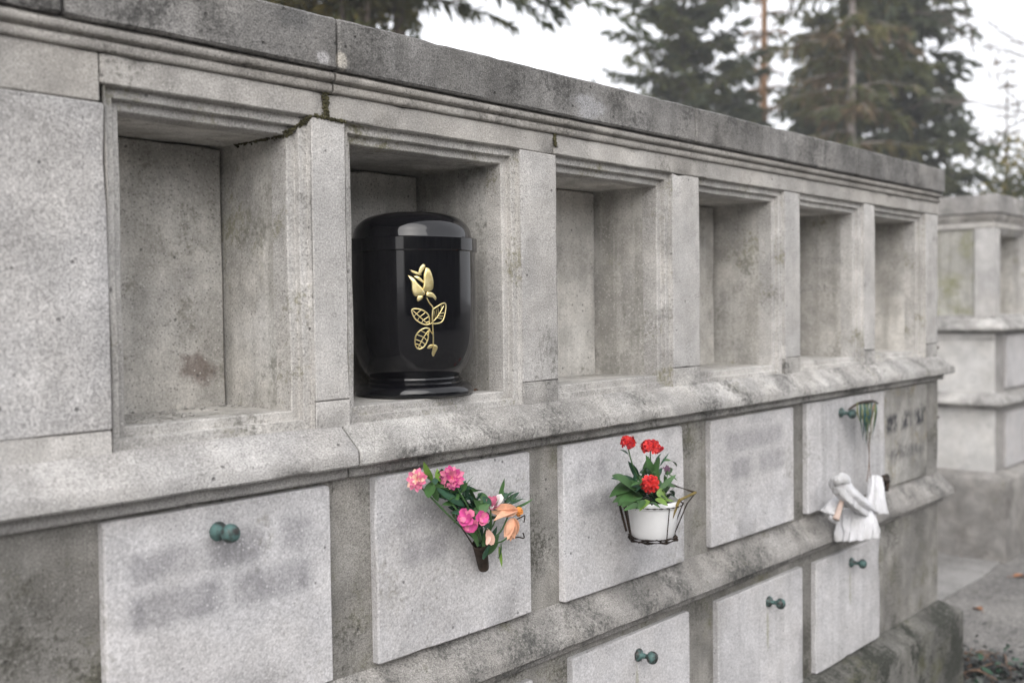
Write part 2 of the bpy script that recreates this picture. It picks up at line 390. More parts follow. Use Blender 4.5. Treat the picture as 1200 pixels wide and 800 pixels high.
# plaster with the brown damp stain of the first niche and inscription remains
p0 = at(236, 430, .375)-CB
spots = [(p0.x-.005, p0.y, p0.z, .035, .028, (.12, .085, .07), .7)]
M['niche_slab'] = stone('niche_back_plaster', (.46, .445, .42), lich=(.22, .21, .18), lich_amt=(.54, .74), lich_scale=7, pale=(.57, .545, .51), pale_amt=(.54, .68), grain=.24, mott=.26, bump=.4, gscale=300, mutate=10, streak=.25, spots=spots)
J1 = dict(cop=[XL, -.875, -.048, 1.935, 3.6, EX], mould=[XL, -.05, 1.93, 3.56, EX], lintel=[XL, -.772, -.07, 1.0, 2.07, 3.02, 3.95, EX],
          led=[XL, -.03, 3.75, EX], led2=[XL, -.35, 2.95, EX], pl=[XL, 1.2, EX])
columbarium(col, NX, XL, EX, True, 0, joints=J1)

# plaques: x0,x1,z0,z1, worn lettering bands (in bays), handle (x,z)
def knob(parent, p, s=1.):
    bm = bmesh.new()
    pr = [(.0, 0), (.0128, 0), (.0133, .002), (.0125, .005), (.0085, .0075), (.0055, .011), (.0048, .019), (.006, .023), (.0105, .026), (.0128, .030), (.0130, .034), (.0112, .0395), (.0065, .043), (0, .044)]
    lathe(bm, [(r*s, h*s) for r, h in pr], p, Vector((.09*math.sin(p.x*37), -1, .08*math.cos(p.x*53)-.03)), 28)
    return obj('handle', bm, M['verd'], parent, smooth=50)
def px_band(u0, v0, u1, v1, h, amt):
    a, b = at(u0, v0, -.03)-CB, at(u1, v1, -.03)-CB
    zc = (a.z+b.z)/2
    return (min(a.x, b.x), max(a.x, b.x), zc-h/2, zc+h/2, amt)
PL = [
 dict(r=(-.809, -.104, -.84, -.250), k=(-.488, -.322), b=[px_band(150, 671, 233, 652, .040, .62), px_band(243, 652, 312, 634, .044, .7), px_band(328, 630, 366, 620, .05, .5), px_band(150, 724, 262, 694, .046, .75), px_band(278, 694, 366, 668, .046, .75)]),
 dict(r=(.073, .804, -.842, -.251), b=[px_band(462, 614, 520, 600, .045, .5), px_band(470, 650, 525, 634, .045, .55)]),
 dict(r=(.995, 1.824, -.849, -.250), b=[px_band(675, 556, 712, 548, .045, .42), px_band(680, 593, 722, 583, .04, .48)]),
 dict(r=(2.051, 2.847, -.832, -.252), b=[px_band(850, 522, 918, 505, .045, .5), px_band(856, 552, 880, 545, .05, .6), px_band(890, 543, 920, 534, .05, .5)]),
 dict(r=(3.005, 4.0, -.829, -.248), k=(3.395, -.325), b=[], streak=.55),
 dict(r=(.073, .806, -1.69, -1.09), b=[]),
 dict(r=(1.04, 1.86, -1.69, -1.076), k=(1.465, -1.168), b=[]),
 dict(r=(2.103, 2.941, -1.70, -1.090), k=(2.572, -1.190), b=[], streak=.3),
 dict(r=(3.096, 3.92, -1.70, -1.10), k=(3.52, -1.178), b=[], streak=.3),
]
for i, q in enumerate(PL):
    x0, x1, z0, z1 = q['r']
    sp = []
    if 'k' in q and i > 4:
        kk = L_(q['k'][0], -.03, q['k'][1]-.12); sp.append((kk.x-.004, kk.y, kk.z-.01, .007, .07, (.30, .295, .21), .6))
    mat = stone('plaque_stone', (.485, .477, .483), lich=(.29, .28, .26), lich_amt=(.56, .76), grain=.3, mott=.13, bump=.3, bands=q['b'], streak=q.get('streak', 0)*.75, mutate=11+i, band_col=(.20, .195, .205), spots=sp, gscale=300)
    bm = bmesh.new(); stack(bm, x0, x1, -.030, .02, [(0, z0), (0, z1)], step=.06, ch=.005, jit=.0006, chip=.006, gap=0, seed=100+i)
    o = obj('memorial_plaque', bm, mat, col)
    if 'k' in q: knob(o, W(q['k'][0], -.030, q['k'][1]), 1. if i < 1 else 1.02)
# the dark weathered end panel with remains of black lettering
bd = []
for (u0, u1, v, h, am) in ((1041, 1057, 496, .05, 1.), (1060, 1072, 491, .05, 1.), (1075, 1090, 487, .05, 1.), (1043, 1088, 528, .035, .55)):
    bd.append(px_band(u0, v+2, u1, v-1, h, am))
mat = stone('weathered_end_panel', (.34, .33, .31), lich=(.07, .07, .07), lich_amt=(.56, .72), lich_scale=9, streak=.6, green=(.22, .19, .13), green_amt=(.5, .7), bands=bd, band_col=(.035, .035, .04), bmin=.0, bsc=(62, 10, 34), mutate=31, mott=.3, pale=(.5, .5, .5), pale_amt=(.6, .7))
bm = bmesh.new(); stack(bm, 4.03, 4.715, -.012, .02, [(0, -.838), (0, -.245)], step=.06, ch=.005, jit=.001, gap=0, seed=120)
o = obj('memorial_plaque', bm, mat, col); o['label'] = 'dark streaked panel with blackened lettering'
# small iron bolt on the end face
for (uu, vv) in ((1101, 407), (1103, 488)):
    p = at(1100, vv, .02); p.x = EX*S
    bm = bmesh.new(); lathe(bm, [(0, 0), (.006, 0), (.006, .004), (.0035, .006), (.0035, .014), (.0055, .015), (.005, .02), (0, .021)], p, Vector((1, -.1, 0)), 14); obj('bolt', bm, M['wire'], col)
# moss in the open joint above the first pillar
def moss(path, n, rad, parent):
    rnd = random.Random(4); bm = bmesh.new(); pts = bez(path, 12)
    for _ in range(n):
        p = rnd.choice(pts)+Vector((rnd.gauss(0, rad), -abs(rnd.gauss(0, rad*.35)), rnd.gauss(0, rad*.55)))
        d = Vector((rnd.gauss(0, 1), rnd.gauss(-.3, 1), rnd.gauss(.3, 1))).normalized(); x, y = frame_of(d); r = rnd.uniform(.0012, .0034)
        vs = [bm.verts.new(p+d*r), bm.verts.new(p-d*r)]+[bm.verts.new(p+(x*math.cos(a)+y*math.sin(a))*r*rnd.uniform(.6, 1.1)) for a in (0, 1.3, 2.6, 3.9, 5.2)]
        for k in range(5):
            bm.faces.new((vs[0], vs[2+k], vs[2+(k+1) % 5])); bm.faces.new((vs[1], vs[2+(k+1) % 5], vs[2+k]))
    o = obj('moss', bm, M['moss'], parent, smooth=180); o['kind'] = 'stuff'
moss([W(-.072, .0, .918), W(-.07, .0, .885), W(-.072, .0, .852)], 150, .0026, col)
moss([W(-.11, -.0, .849), W(-.05, -.001, .847), W(.0, .0, .846)], 90, .0016, col)
moss([W(-.187, .06, .793), W(-.186, .16, .792), W(-.187, .3, .792)], 260, .0028, col)
moss([W(-.185, .048, .793), W(-.15, .025, .82), W(-.127, .005, .847)], 160, .0026, col)
moss([W(.998, -.001, .918), W(1.002, -.001, .88)], 90, .002, col)
def crumbs(pts, n, sx, sy, mat, seed, name='debris'):
    rnd = random.Random(seed); bm = bmesh.new()
    for _ in range(n):
        p = rnd.choice(pts)+Vector((rnd.gauss(0, sx), rnd.gauss(0, sy), .0012)); r = rnd.uniform(.0008, .0032)
        bmesh.ops.create_icosphere(bm, subdivisions=1, radius=r, matrix=Matrix.Translation(p) @ Matrix.Diagonal((1.6, 1., .6, 1)) @ Matrix.Rotation(rnd.random()*3, 4, 'Z'))
    o = obj(name, bm, mat, col, smooth=0); o['kind'] = 'stuff'
crumbs([W(-.62, .22, -.024), W(-.5, .30, -.024), W(-.35, .34, -.024), W(-.6, .12, -.024)], 130, .05, .022, simple('grey_mortar_crumbs', (.30, .29, .27), .95, .4, 200), 41)
crumbs([W(.68, .16, -.03), W(.71, .2, -.03)], 46, .008, .008, simple('brown_crumbs', (.10, .06, .04), .95, .4, 200), 42)
# faint incised lettering on the wall of the fifth niche
def text_mesh(body, size, depth):
    cu = bpy.data.curves.new('t', 'FONT'); cu.body = body; cu.size = size; cu.extrude = depth; cu.space_character = 1.15
    ob = bpy.data.objects.new('t', cu); COL.objects.link(ob); dg = bpy.context.evaluated_depsgraph_get(); dg.update()
    me = bpy.data.meshes.new_from_object(ob.evaluated_get(dg)); bpy.data.objects.remove(ob); return me
M['incise'] = simple('incised_letter_tone', (.30, .29, .28), .95, .3, 60)  # even tone, darker than the niche plaster

# ------------------------------------------------------------------ second columbarium beyond
D2 = .165
X2, Y2 = 9.47, 1.05
col2 = thing('columbarium', W(X2+2.2, Y2+1.1, ZG), 'second grey concrete columbarium further along, its pale end wall facing us', 'columbarium', 'rows of the columbarium')
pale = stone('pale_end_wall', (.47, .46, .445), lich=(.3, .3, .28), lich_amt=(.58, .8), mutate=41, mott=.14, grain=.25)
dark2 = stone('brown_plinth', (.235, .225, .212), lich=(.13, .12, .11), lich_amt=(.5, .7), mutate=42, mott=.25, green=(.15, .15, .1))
front2 = stone('painted_shade_front_wall', (.28, .27, .26), lich=(.15, .15, .14), lich_amt=(.55, .75), mutate=43, mott=.2)  # long side's darkness is partly shade put into the colour
cop2 = stone('second_coping', (.27, .26, .25), lich=(.12, .12, .11), lich_amt=(.5, .7), mutate=44, mott=.25)
bak = []
_W = W
def W(x, y, z): return _W(x+X2, y+Y2, z)
n2 = [(.30+i, 1.10+i, -.03) for i in range(4)]
L2 = 4.6
J2 = dict(cop=[0, 1.6, 3.2, L2], mould=[0, 1.6, 3.2, L2], lintel=[0, 1.2, 2.2, 3.2, L2], led=[0, 1.8, L2], led2=[0, 1.8, L2], pl=[0, 2.2, L2])
zh2 = .885
# left end of this wall: recessed end panel between two corner pilasters instead of the plain pier
def blk2(name, x0, x1, y0, y1, z0, z1, mat, sd=0):
    bm = bmesh.new(); stack(bm, x0, x1, y0, y1, [(0, z0+D2), (0, z1+D2)], seed=sd, step=.1, gap=0); return obj(name, bm, mat, col2)
def columbarium2():
    mt = M; root = col2; det = True
    def row(name, js, prof, mat, sd, **k):
        for i, (a, b) in enumerate(zip(js, js[1:])):
            bm = bmesh.new(); stack(bm, a, b, 0, T, [(p, z+D2) for p, z in prof], i == 0, i == len(js)-2, seed=sd+i, step=.1, **k); obj(name, bm, mat, root)
    row('coping_stone', J2['cop'], [(.045, 1.04), (.045, 1.235), (-.35, 1.265)], cop2, 201)
    row('cornice_moulding', J2['mould'], [(.008, .955), (.014, .985), (.026, .995), (.026, 1.037)], M['mould'], 210, ch=.004)
    row('lintel', J2['lintel'], [(0, zh2), (0, .953)], M['lintel'], 220)
    blk2('corner_pillar', 0, .205, 0, .2, -.05, zh2-.003, M['post'], 231); blk2('corner_pillar', 0, .205, T-.2, T, -.05, zh2-.003, M['post'], 232)
    blk2('end_panel', .03, .4, .16, T-.16, -.06, zh2+.02, stone('green_stained_panel', (.36, .35, .32), green=(.19, .19, .11), green_amt=(.45, .7), streak=.5, mutate=45), 233)
    blk2('core', .3, L2-.03, .5, T-.01, -.09, .93, M['niche'], 234)
    xs = [(.205, .30)]+[(n2[i][1], n2[i+1][0]) for i in range(3)]+[(n2[-1][1], L2)]
    for i, (a, b) in enumerate(xs):
        if i == 0: continue
        blk2('pillar', a, b, 0, .2 if i < 4 else T, .0, zh2-.003, M['post'], 240+i)
    n2b = [(.205, n2[0][1], -.03)]+n2[1:]
    for i, (a, b, f) in enumerate(n2b): niche(root, a, b, f+D2, zh2+D2, seed=50+i, det=False)
    blk2('pillar_base', .002, L2, .004, T, -.086, -.035, M['ledge'], 250)
    row('upper_ledge', J2['led'], [(.03, -.225), (.03, -.2), (.115, -.197), (.115, -.153), (0, -.06)], M['ledge'], 260, ch=.009)
    row('lower_ledge', J2['led2'], [(.028, -1.03), (.028, -1.0), (.115, -.99), (.115, -.95), (0, -.86)], M['ledge'], 270, ch=.009)
    row('plinth', J2['pl'], [(.16, ZG-D2-.02), (.16, -1.755), (0, -1.70)], dark2, 280, ch=.009)
    # body: pale end slab, long side darker with painted-in shade
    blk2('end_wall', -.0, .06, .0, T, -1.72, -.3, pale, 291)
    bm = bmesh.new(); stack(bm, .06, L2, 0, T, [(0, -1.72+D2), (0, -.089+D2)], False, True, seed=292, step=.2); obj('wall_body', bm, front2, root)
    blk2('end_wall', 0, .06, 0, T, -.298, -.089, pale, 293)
    for r, (za, zb) in enumerate(((-.83, -.26), (-1.69, -1.09))):
        for i in range(3):
            x = .34+i*1.0
            o = blk2('memorial_plaque', x, x+.78, -.03, .02, za, zb, stone('plaque_stone', (.42, .41, .41), mutate=50+i+r*3, mott=.1, grain=.2), 300+i+r*4)
columbarium2()
W = _W

# ------------------------------------------------------------------ urn
urn_y = .22
pc = at(486, 459, urn_y); uz = W(0, 0, -.03).z+.0016
dep = (at(485, 360, urn_y)-CAM).dot(fw)
px = dep/F_PX
UR = 75.5*px; ucen = Vector((at(484.6, 360, urn_y).x, urn_y*S, uz))
ztop = at(485, 250.5, urn_y+.02).z; UH = ztop-uz
def zz(v): return at(485, v, urn_y-UR/S*.85).z-uz    # heights read on the near side of the body
urn = thing('funeral_urn', ucen, 'glossy black funeral urn with gold rose standing in the second niche', 'urn')
zr0, zr1 = zz(291.5), zz(275)
def body_r(t):   # radius of the body against height
    pass
zb = zz(445)
prof_body = []
Rb = UR
TAB = [(0, .715), (.03, .765), (.072, .82), (.11, .852), (.15, .882), (.2, .91), (.25, .93), (.35, .952), (.5, .965), (.75, .97), (1, .97)]
for k in range(41):
    t = (k/40)**1.6; z = zb*.97+(zr0-zb*.97)*t
    f = next(a[1]+(b[1]-a[1])*(t-a[0])/(b[0]-a[0]) for a, b in zip(TAB, TAB[1:]) if t <= b[0]+1e-9)
    prof_body.append((Rb*f, z))
def radius_at(z):
    for (ra, za), (rb, zb_) in zip(prof_body, prof_body[1:]):
        if za <= z <= zb_: return ra+(rb-ra)*(z-za)/max(1e-9, zb_-za)
    return Rb
bm = bmesh.new(); lathe(bm, [(0, zb*.97)]+prof_body+[(Rb*.97, zr0+.006), (0, zr0+.006)], ucen, n=96); obj('body', bm, M['enamel'], urn, smooth=40)
r0 = prof_body[0][0]
bm = bmesh.new()
RB = 68.8*px
lathe(bm, [(0, 0), (RB*.97, 0), (RB, .002), (RB*1.005, .006), (RB*.995, .011), (RB*.965, .0155), (RB*.93, .0185), (r0*1.045, .021), (r0*1.02, .0235), (r0*1.035, .0265), (r0*.99, .0285), (r0*.97, zb*.97+.002), (0, zb*.97+.002)], ucen, n=96)
obj('foot', bm, M['enamel'], urn, smooth=35)
bm = bmesh.new()
h = UH-zr1
lid = [(0, zr0-.001), (UR*.985, zr0-.001), (UR, zr0+.001), (UR*1.0, zr1-.0015), (UR*.99, zr1), (UR*.925, zr1+.0005)]
for a in range(1, 22):
    an = a/21*PI/2
    lid.append((UR*.912*(max(0, math.cos(an))**.60), zr1+.001+h*.97*(math.sin(an)**.88)))
lathe(bm, lid, ucen, n=96); obj('lid', bm, M['enamel'], urn, smooth=35)
# rose emblem: drawn as arcs on the body, raised like a cast badge
view = (CAM-ucen); ang0 = math.atan2(view.y, view.x)
def on_body(u, v, lift=0.):
    """photo pixel -> point of the near body surface"""
    d = ray(u, v); best = None
    lo = (ucen-CAM).length-UR*1.3
    t = lo/d.length
    for _ in range(400):
        p = CAM+d*t; q = p-ucen; rr = math.hypot(q.x, q.y)
        if rr <= radius_at(q.z): break
        t += .0006/d.length*1.0
    q = p-ucen; nrm = Vector((q.x, q.y, 0)).normalized()
    return ucen+Vector((0, 0, q.z))+nrm*(radius_at(q.z)+lift)
RS = 1/6.4
def rp(x, y, lift=0.): return on_body(470+x*RS, 300+y*RS, lift)
bm = bmesh.new()
def strip(pts, r, n=8):
    tube(bm, [rp(x, y, .0006) for x, y in bez2(pts)], r, n)
def bez2(pts, n=6): return [(p.x, p.y) for p in bez([Vector((x, y, 0)) for x, y in pts], n)]
def pad(outline, lift, n=7):
    """domed plate from an outline"""
    out = bez2(outline+[outline[0]], 5)[:-1]
    cx = sum(p[0] for p in out)/len(out); cy = sum(p[1] for p in out)/len(out)
    out = [(cx+(x-cx)*1.10, cy+(y-cy)*1.05) for x, y in out]
    rings = []
    for k in range(n):
        t = k/(n-1); s = 1-.96*t**1.6
        rings.append([rp(cx+(x-cx)*s, cy+(y-cy)*s, -.0008+lift*math.sin(min(1, t*1.7+.05)*PI/2)) for x, y in out])
    loft(bm, rings, False, True)
# petals (coordinates of the photo's emblem)
pad([(185, 88), (212, 100), (232, 150), (240, 205), (232, 250), (190, 265), (165, 255), (170, 200), (170, 140)], .0030)
pad([(55, 145), (95, 165), (125, 205), (160, 245), (175, 285), (140, 300), (100, 295), (82, 260), (78, 200)], .0028)
pad([(165, 58), (180, 75), (160, 115), (140, 145), (128, 130), (140, 85)], .0024)
pad([(66, 100), (100, 112), (140, 128), (150, 142), (120, 140), (80, 122)], .0022)
pad([(95, 150), (130, 152), (160, 180), (168, 205), (150, 195), (120, 172)], .0018)
pad([(195, 268), (235, 275), (262, 310), (255, 332), (240, 312), (205, 305), (190, 295)], .0022)
pad([(125, 300), (160, 298), (160, 318), (130, 340), (118, 325)], .0020)
strip([(190, 310), (210, 350), (238, 390), (236, 450), (236, 520), (240, 600), (240, 670)], .0011)
def leaf(outline, mid, veins):
    strip(outline+[outline[0]], .00118); strip(mid, .0009)
    for a, b in veins: strip([a, ((a[0]+b[0])/2, (a[1]+b[1])/2), b], .00062, 6)
leaf([(236, 400), (270, 378), (310, 355), (332, 362), (330, 420), (310, 485), (270, 505), (235, 495)], [(240, 490), (275, 450), (318, 375)], [((255, 470), (250, 410)), ((262, 462), (305, 470)), ((280, 440), (275, 390)), ((285, 432), (322, 425)), ((300, 408), (300, 368)), ((272, 452), (312, 450)), ((270, 455), (262, 400))])
leaf([(78, 405), (100, 395), (150, 402), (195, 430), (212, 470), (205, 512), (160, 508), (115, 480), (90, 445)], [(85, 405), (140, 455), (205, 515)], [((115, 432), (150, 405)), ((115, 432), (98, 450)), ((140, 455), (180, 425)), ((140, 455), (122, 482)), ((165, 480), (205, 455)), ((165, 480), (150, 505)), ((185, 498), (210, 490))])
leaf([(215, 545), (180, 540), (140, 560), (110, 600), (105, 660), (130, 695), (170, 680), (200, 625), (205, 580)], [(210, 550), (165, 615), (128, 690)], [((190, 580), (150, 560)), ((190, 580), (203, 600)), ((170, 608), (122, 590)), ((170, 608), (195, 635)), ((152, 640), (108, 625)), ((152, 640), (180, 660)), ((140, 665), (108, 658)), ((138, 668), (158, 684))])
strip([(212, 550), (225, 570), (240, 590)], .0007); strip([(205, 515), (225, 505), (237, 490)], .0007)
pad([(240, 660), (265, 670), (272, 690), (255, 730), (242, 752), (230, 735), (235, 700)], .0022)
pad([(195, 690), (210, 668), (235, 662), (232, 685), (210, 695)], .0020)
obj('rose_emblem', bm, M['gold'], urn, smooth=50)

# ------------------------------------------------------------------ plants and flowers
def blade(bm, base, d, nrm, L, Wd, curl=.3, cup=.15, nl=6, prof='leaf', mi=0, twist=0.):
    """a petal / leaf: curved, cupped strip"""
    d = d.normalized(); side = d.cross(nrm).normalized(); nn = side.cross(d).normalized()
    rows = []
    for i in range(nl+1):
        t = i/nl
        a = curl*t
        c = base+d*(L*t*math.cos(a*.6))+nn*(-L*t*math.sin(a*.6))
        if prof == 'leaf': w = math.sin(PI*min(1, .06+t*.94))**.8*(1-.25*t)
        elif prof == 'petal': w = (.35+.65*math.sin(PI*.5*min(1, t*1.5)))*(1 if t < .7 else math.sqrt(max(0, 1-((t-.7)/.3)**2))+.02)
        elif prof == 'grass': w = 1-t*.9
        else: w = math.sin(PI*t)**.7
        w *= Wd/2
        tw = twist*t
        sd = side*math.cos(tw)+nn*math.sin(tw)
        rows.append([c-sd*w+nn*w*cup, c-nn*w*cup*.25, c+sd*w+nn*w*cup])
    vs = [[bm.verts.new(p) for p in r] for r in rows]
    for a, b in zip(vs, vs[1:]):
        for k in (0, 1):
            f = bm.faces.new((a[k], a[k+1], b[k+1], b[k])); f.material_index = mi
def rvec(rnd, s=1.): return Vector((rnd.gauss(0, s), rnd.gauss(0, s), rnd.gauss(0, s)))
def daisy(bm, c, axis, r, n, layers, mi, rnd, mic=None, cupf=.3, width=.42):
    x, y = frame_of(axis); axis = axis.normalized()
    for l in range(layers):
        rr = r*(1-.22*l); up_ = .12+.32*l
        for k in range(n):
            a = 2*PI*(k+.5*l+rnd.uniform(-.2, .2))/n
            d = (x*math.cos(a)+y*math.sin(a))*math.cos(up_)+axis*math.sin(up_)
            nr = axis*math.cos(up_)-(x*math.cos(a)+y*math.sin(a))*math.sin(up_)
            blade(bm, c+axis*(.0008*l), d, nr, rr*rnd.uniform(.85, 1.08), rr*width, curl=rnd.uniform(-.2, .35), cup=cupf, nl=5, prof='petal', mi=mi if not isinstance(mi, (list, tuple)) else rnd.choice(mi))
    if mic is not None:
        for _ in range(60):
            a = rnd.uniform(0, 2*PI); q = r*.3*math.sqrt(rnd.random())
            p = c+(x*math.cos(a)+y*math.sin(a))*q+axis*.001
            blade(bm, p, axis+rvec(rnd, .35), x, r*.28, r*.06, nl=2, prof='grass', mi=mic)
TOV = (CAM-W(.6, 0, -.4)).normalized()
OUT = Vector((0, -1, 0)); UPV = Vector((0, 0, 1)); XV = Vector((1, 0, 0))

# --- bouquet in a dark cone holder on the second plaque
rnd = random.Random(11)
bq = thing('flower_bouquet', at(566, 664, -.06), 'pink and peach artificial bouquet in a dark cone holder on the second plaque', 'bouquet')
yb_ = -.085
bm = bmesh.new()
a0, a1 = at(567, 666, -.055), at(562, 636, yb_)
lathe(bm, [(0, 0), (.0085, 0), (.0095, .004), (.0128, (a1-a0).length), (.012, (a1-a0).length), (.009, .008), (0, .008)], a0, a1-a0, 24)
bmesh.ops.recalc_face_normals(bm, faces=bm.faces[:])
tube(bm, [at(566, 646, -.028), at(565, 646, yb_*.8)], .003, 8)
tube(bm, [at(540, 616, -.06), at(556, 641, -.07)], .0016, 6)
obj('holder', bm, M['wire'], bq)
bm = bmesh.new()
LM = [M['leaf_dk'], M['leaf'], M['leaf_lt']]
stem_targets = [(485, 562, -.10), (505, 560, -.10), (530, 562, -.12), (545, 600, -.13), (556, 606, -.14), (575, 588, -.11), (597, 600, -.12), (600, 622, -.12), (520, 575, -.11), (590, 575, -.10)]
for (u, v, y) in stem_targets:
    tube(bm, bez([a1, a1.lerp(at(u, v, y), .45)+Vector((rnd.gauss(0, .004), -.012, -.006)), at(u, v, y)], 5), .0014, 6)
for f in bm.faces: f.material_index = 1
# leaves: (u,v,y, to_u,to_v, width px, material)
lv = [(560, 640, 552, 608, 9, 1), (562, 640, 561, 604, 9, 0), (566, 642, 576, 610, 9, 1), (568, 644, 584, 618, 8, 0), (568, 650, 582, 636, 9, 1), (566, 655, 574, 640, 7, 0), (572, 645, 588, 625, 7, 1),
      (558, 612, 538, 588, 12, 0), (552, 600, 528, 582, 12, 0), (545, 592, 520, 572, 11, 0), (540, 590, 552, 572, 10, 0), (535, 580, 522, 566, 10, 1), (528, 580, 545, 570, 10, 0), (548, 598, 566, 588, 12, 1), (552, 606, 572, 592, 13, 1),
      (560, 605, 582, 604, 11, 1), (556, 598, 536, 600, 8, 0), (520, 572, 505, 565, 9, 1), (512, 570, 498, 560, 9, 1), (512, 568, 514, 550, 9, 2), (506, 562, 497, 548, 8, 2), (505, 565, 503, 586, 12, 1), (507, 568, 512, 588, 8, 1), (516, 562, 525, 550, 7, 1),
      (575, 592, 566, 582, 9, 0), (582, 586, 594, 578, 8, 0), (590, 590, 606, 578, 6, 0), (592, 584, 603, 571, 5, 0), (584, 590, 590, 562, 5, 1), (586, 585, 592, 568, 4, 2), (600, 596, 621, 592, 4, 1), (594, 592, 612, 584, 4, 0), (585, 640, 588, 660, 4, 2), (587, 636, 588, 658, 3, 1), (532, 585, 516, 578, 9, 0),
      (526, 572, 540, 560, 8, 0), (538, 596, 526, 594, 6, 0), (566, 600, 556, 586, 9, 1), (545, 584, 560, 579, 7, 0)]
for (u, v, uu, vv, w, mi) in lv:
    y = yb_-.01+rnd.uniform(-.035, .02)
    a, b = at(u, v, y), at(uu, vv, y+rnd.uniform(-.03, .02))
    blade(bm, a, b-a, (TOV+rvec(rnd, .45)).normalized(), (b-a).length*1.1, w*.0017, curl=rnd.uniform(-.5, .6), cup=.25, mi=mi, prof='leaf')
for k in range(95):
    t = rnd.random(); u, v = 512+56*t+rnd.gauss(0, 5), 564+40*t+rnd.gauss(0, 6); y = yb_-rnd.uniform(-.02, .025)
    a = at(u, v, y); b = at(u+rnd.gauss(0, 12), v+rnd.gauss(-2, 10), y-.02)
    blade(bm, a, b-a, (TOV+rvec(rnd, .5)).normalized(), (b-a).length*.7+.008, rnd.uniform(.008, .015), curl=rnd.uniform(-.5, .6), cup=.25, mi=rnd.choice([0, 0, 1]))
for k in range(26):     # fine feathery grass
    u, v = rnd.choice([(592, 590), (586, 580), (598, 588), (540, 575)]); y = yb_
    a = at(u, v, y); d = Vector((rnd.uniform(-.3, 1), rnd.uniform(-.5, .1), rnd.uniform(.1, 1)))
    blade(bm, a, d, TOV, rnd.uniform(.015, .035), .0016, curl=rnd.uniform(.3, 1.2), prof='grass', mi=rnd.choice([0, 1]))
obj('foliage', bm, LM, bq, smooth=180)
def flower(name, mats, parent): 
    return bmesh.new()
bm = bmesh.new(); daisy(bm, at(530, 560, -.125), TOV+Vector((-.35, 0, .1)), .0215, 14, 3, [0, 1], rnd, 2); obj('pink_daisy', bm, [M['pink'], M['mag'], M['yel']], bq, smooth=180)
bm = bmesh.new(); daisy(bm, at(489, 562, -.105), TOV*.5+Vector((-.75, -.1, .25)), .020, 11, 3, [0, 0, 1], rnd, 2); obj('pink_daisy', bm, [M['pink'], M['blush'], M['yel']], bq, smooth=180)
bm = bmesh.new()
for c, ax, r in ((at(546, 606, -.145), TOV+Vector((-.3, 0, .3)), .016), (at(551, 615, -.15), TOV+Vector((.1, 0, -.4)), .0155), (at(565, 607, -.14), TOV+Vector((.5, 0, 0)), .0145)):
    daisy(bm, c, ax, r, 5, 2, [0, 0, 1], rnd, None, .25, .85)
obj('magenta_orchid', bm, [M['mag'], M['pink']], bq, smooth=180)
bm = bmesh.new()
for k in range(9):
    a = at(577, 594, -.12); blade(bm, a+rvec(rnd, .003), Vector((.1+rnd.gauss(0, .5), -.3, 1)), TOV+rvec(rnd, .5), .022, .013, curl=rnd.uniform(-.2, .8), cup=.5, prof='petal', mi=k % 2)
obj('red_and_white_bud', bm, [M['pink'], M['whitep']], bq, smooth=180)
bm = bmesh.new()
for k in range(5):
    a = at(606, 598, -.125); b = at(584+rnd.uniform(-2, 4), 592+k*3.2, -.13-.012*(k % 3)); blade(bm, a, b-a, TOV+rvec(rnd, .3)+Vector((0, 0, .5-.2*k)), (b-a).length*1.05, .018, curl=.5, cup=.45, prof='leaf', mi=0)
for k in range(6):
    a = at(601, 607, -.13); b = at(591+k*3.6, 634-abs(k-2)*3, -.125-.01*(k % 2)); blade(bm, a, b-a, TOV+rvec(rnd, .3)+Vector((.25*(k-2.5), 0, 0)), (b-a).length*1.05, .016, curl=.25, cup=.5, prof='leaf', mi=0)
for k in range(7):
    a = at(605, 601, -.125); b = at(613, 593+k*2, -.13); blade(bm, a, (b-a)+rvec(rnd, .003), TOV+rvec(rnd, .5), .016, .009, curl=.4, cup=.4, prof='petal', mi=1)
a = at(577, 638, -.13); b = at(572, 622, -.13); blade(bm, a, b-a, TOV, (b-a).length*1.2, .017, curl=.1, cup=.3, prof='leaf', mi=2)
blade(bm, at(570, 638, -.13), at(575, 624, -.13)-at(570, 638, -.13), TOV+Vector((.4, 0, 0)), .022, .010, cup=.3, prof='leaf', mi=2)
obj('peach_lily', bm, [M['peach'], M['orange'], M['blush']], bq, smooth=180)
for pts, r in (([at(598, 612, -.08), at(610, 606, -.09), at(615, 604, -.09), at(614, 612, -.09)], .0011), ([at(596, 632, -.06), at(606, 629, -.07), at(614, 630, -.07), at(613, 624, -.07)], .0013), ([at(532, 612, -.06), at(536, 607, -.08), at(532, 596, -.08)], .0013)):
    bm = bmesh.new(); tube(bm, bez(pts, 5), r, 5); obj('dry_twig', bm, M['wire'], bq, smooth=180)

# --- white pot with red flowers in a wire basket on the third plaque
rnd = random.Random(5)
py = -.17
pb = at(765, 627, py); pt = at(764, 585, py)
pdep = (at(764, 600, py)-CAM).dot(fw)/F_PX
wp = 32*pdep     # rim radius
wb = 25*pdep
hp = pt.z-pb.z
pot = thing('potted_plant', pb, 'white pot of red flowers held in the wire basket on the third plaque', 'potted plant')
bm = bmesh.new(); lathe(bm, [(0, 0), (wb*.96, 0), (wb, .002), (wb+(wp-wb)*.8, hp*.8), (wp*.985, hp*.82), (wp, hp*.84), (wp*1.0, hp-.002), (wp*.985, hp), (wp*.94, hp), (wp*.92, hp*.85), (0, hp*.84)], pb, n=56); obj('pot', bm, M['pot'], pot, smooth=35)
bm = bmesh.new(); lathe(bm, [(0, hp*.85), (wp*.91, hp*.85), (wp*.6, hp*.9), (0, hp*.93)], pb, n=24); obj('soil', bm, M['soil'], pot)
crown = pb+Vector((0, 0, hp*.9))
bm = bmesh.new()
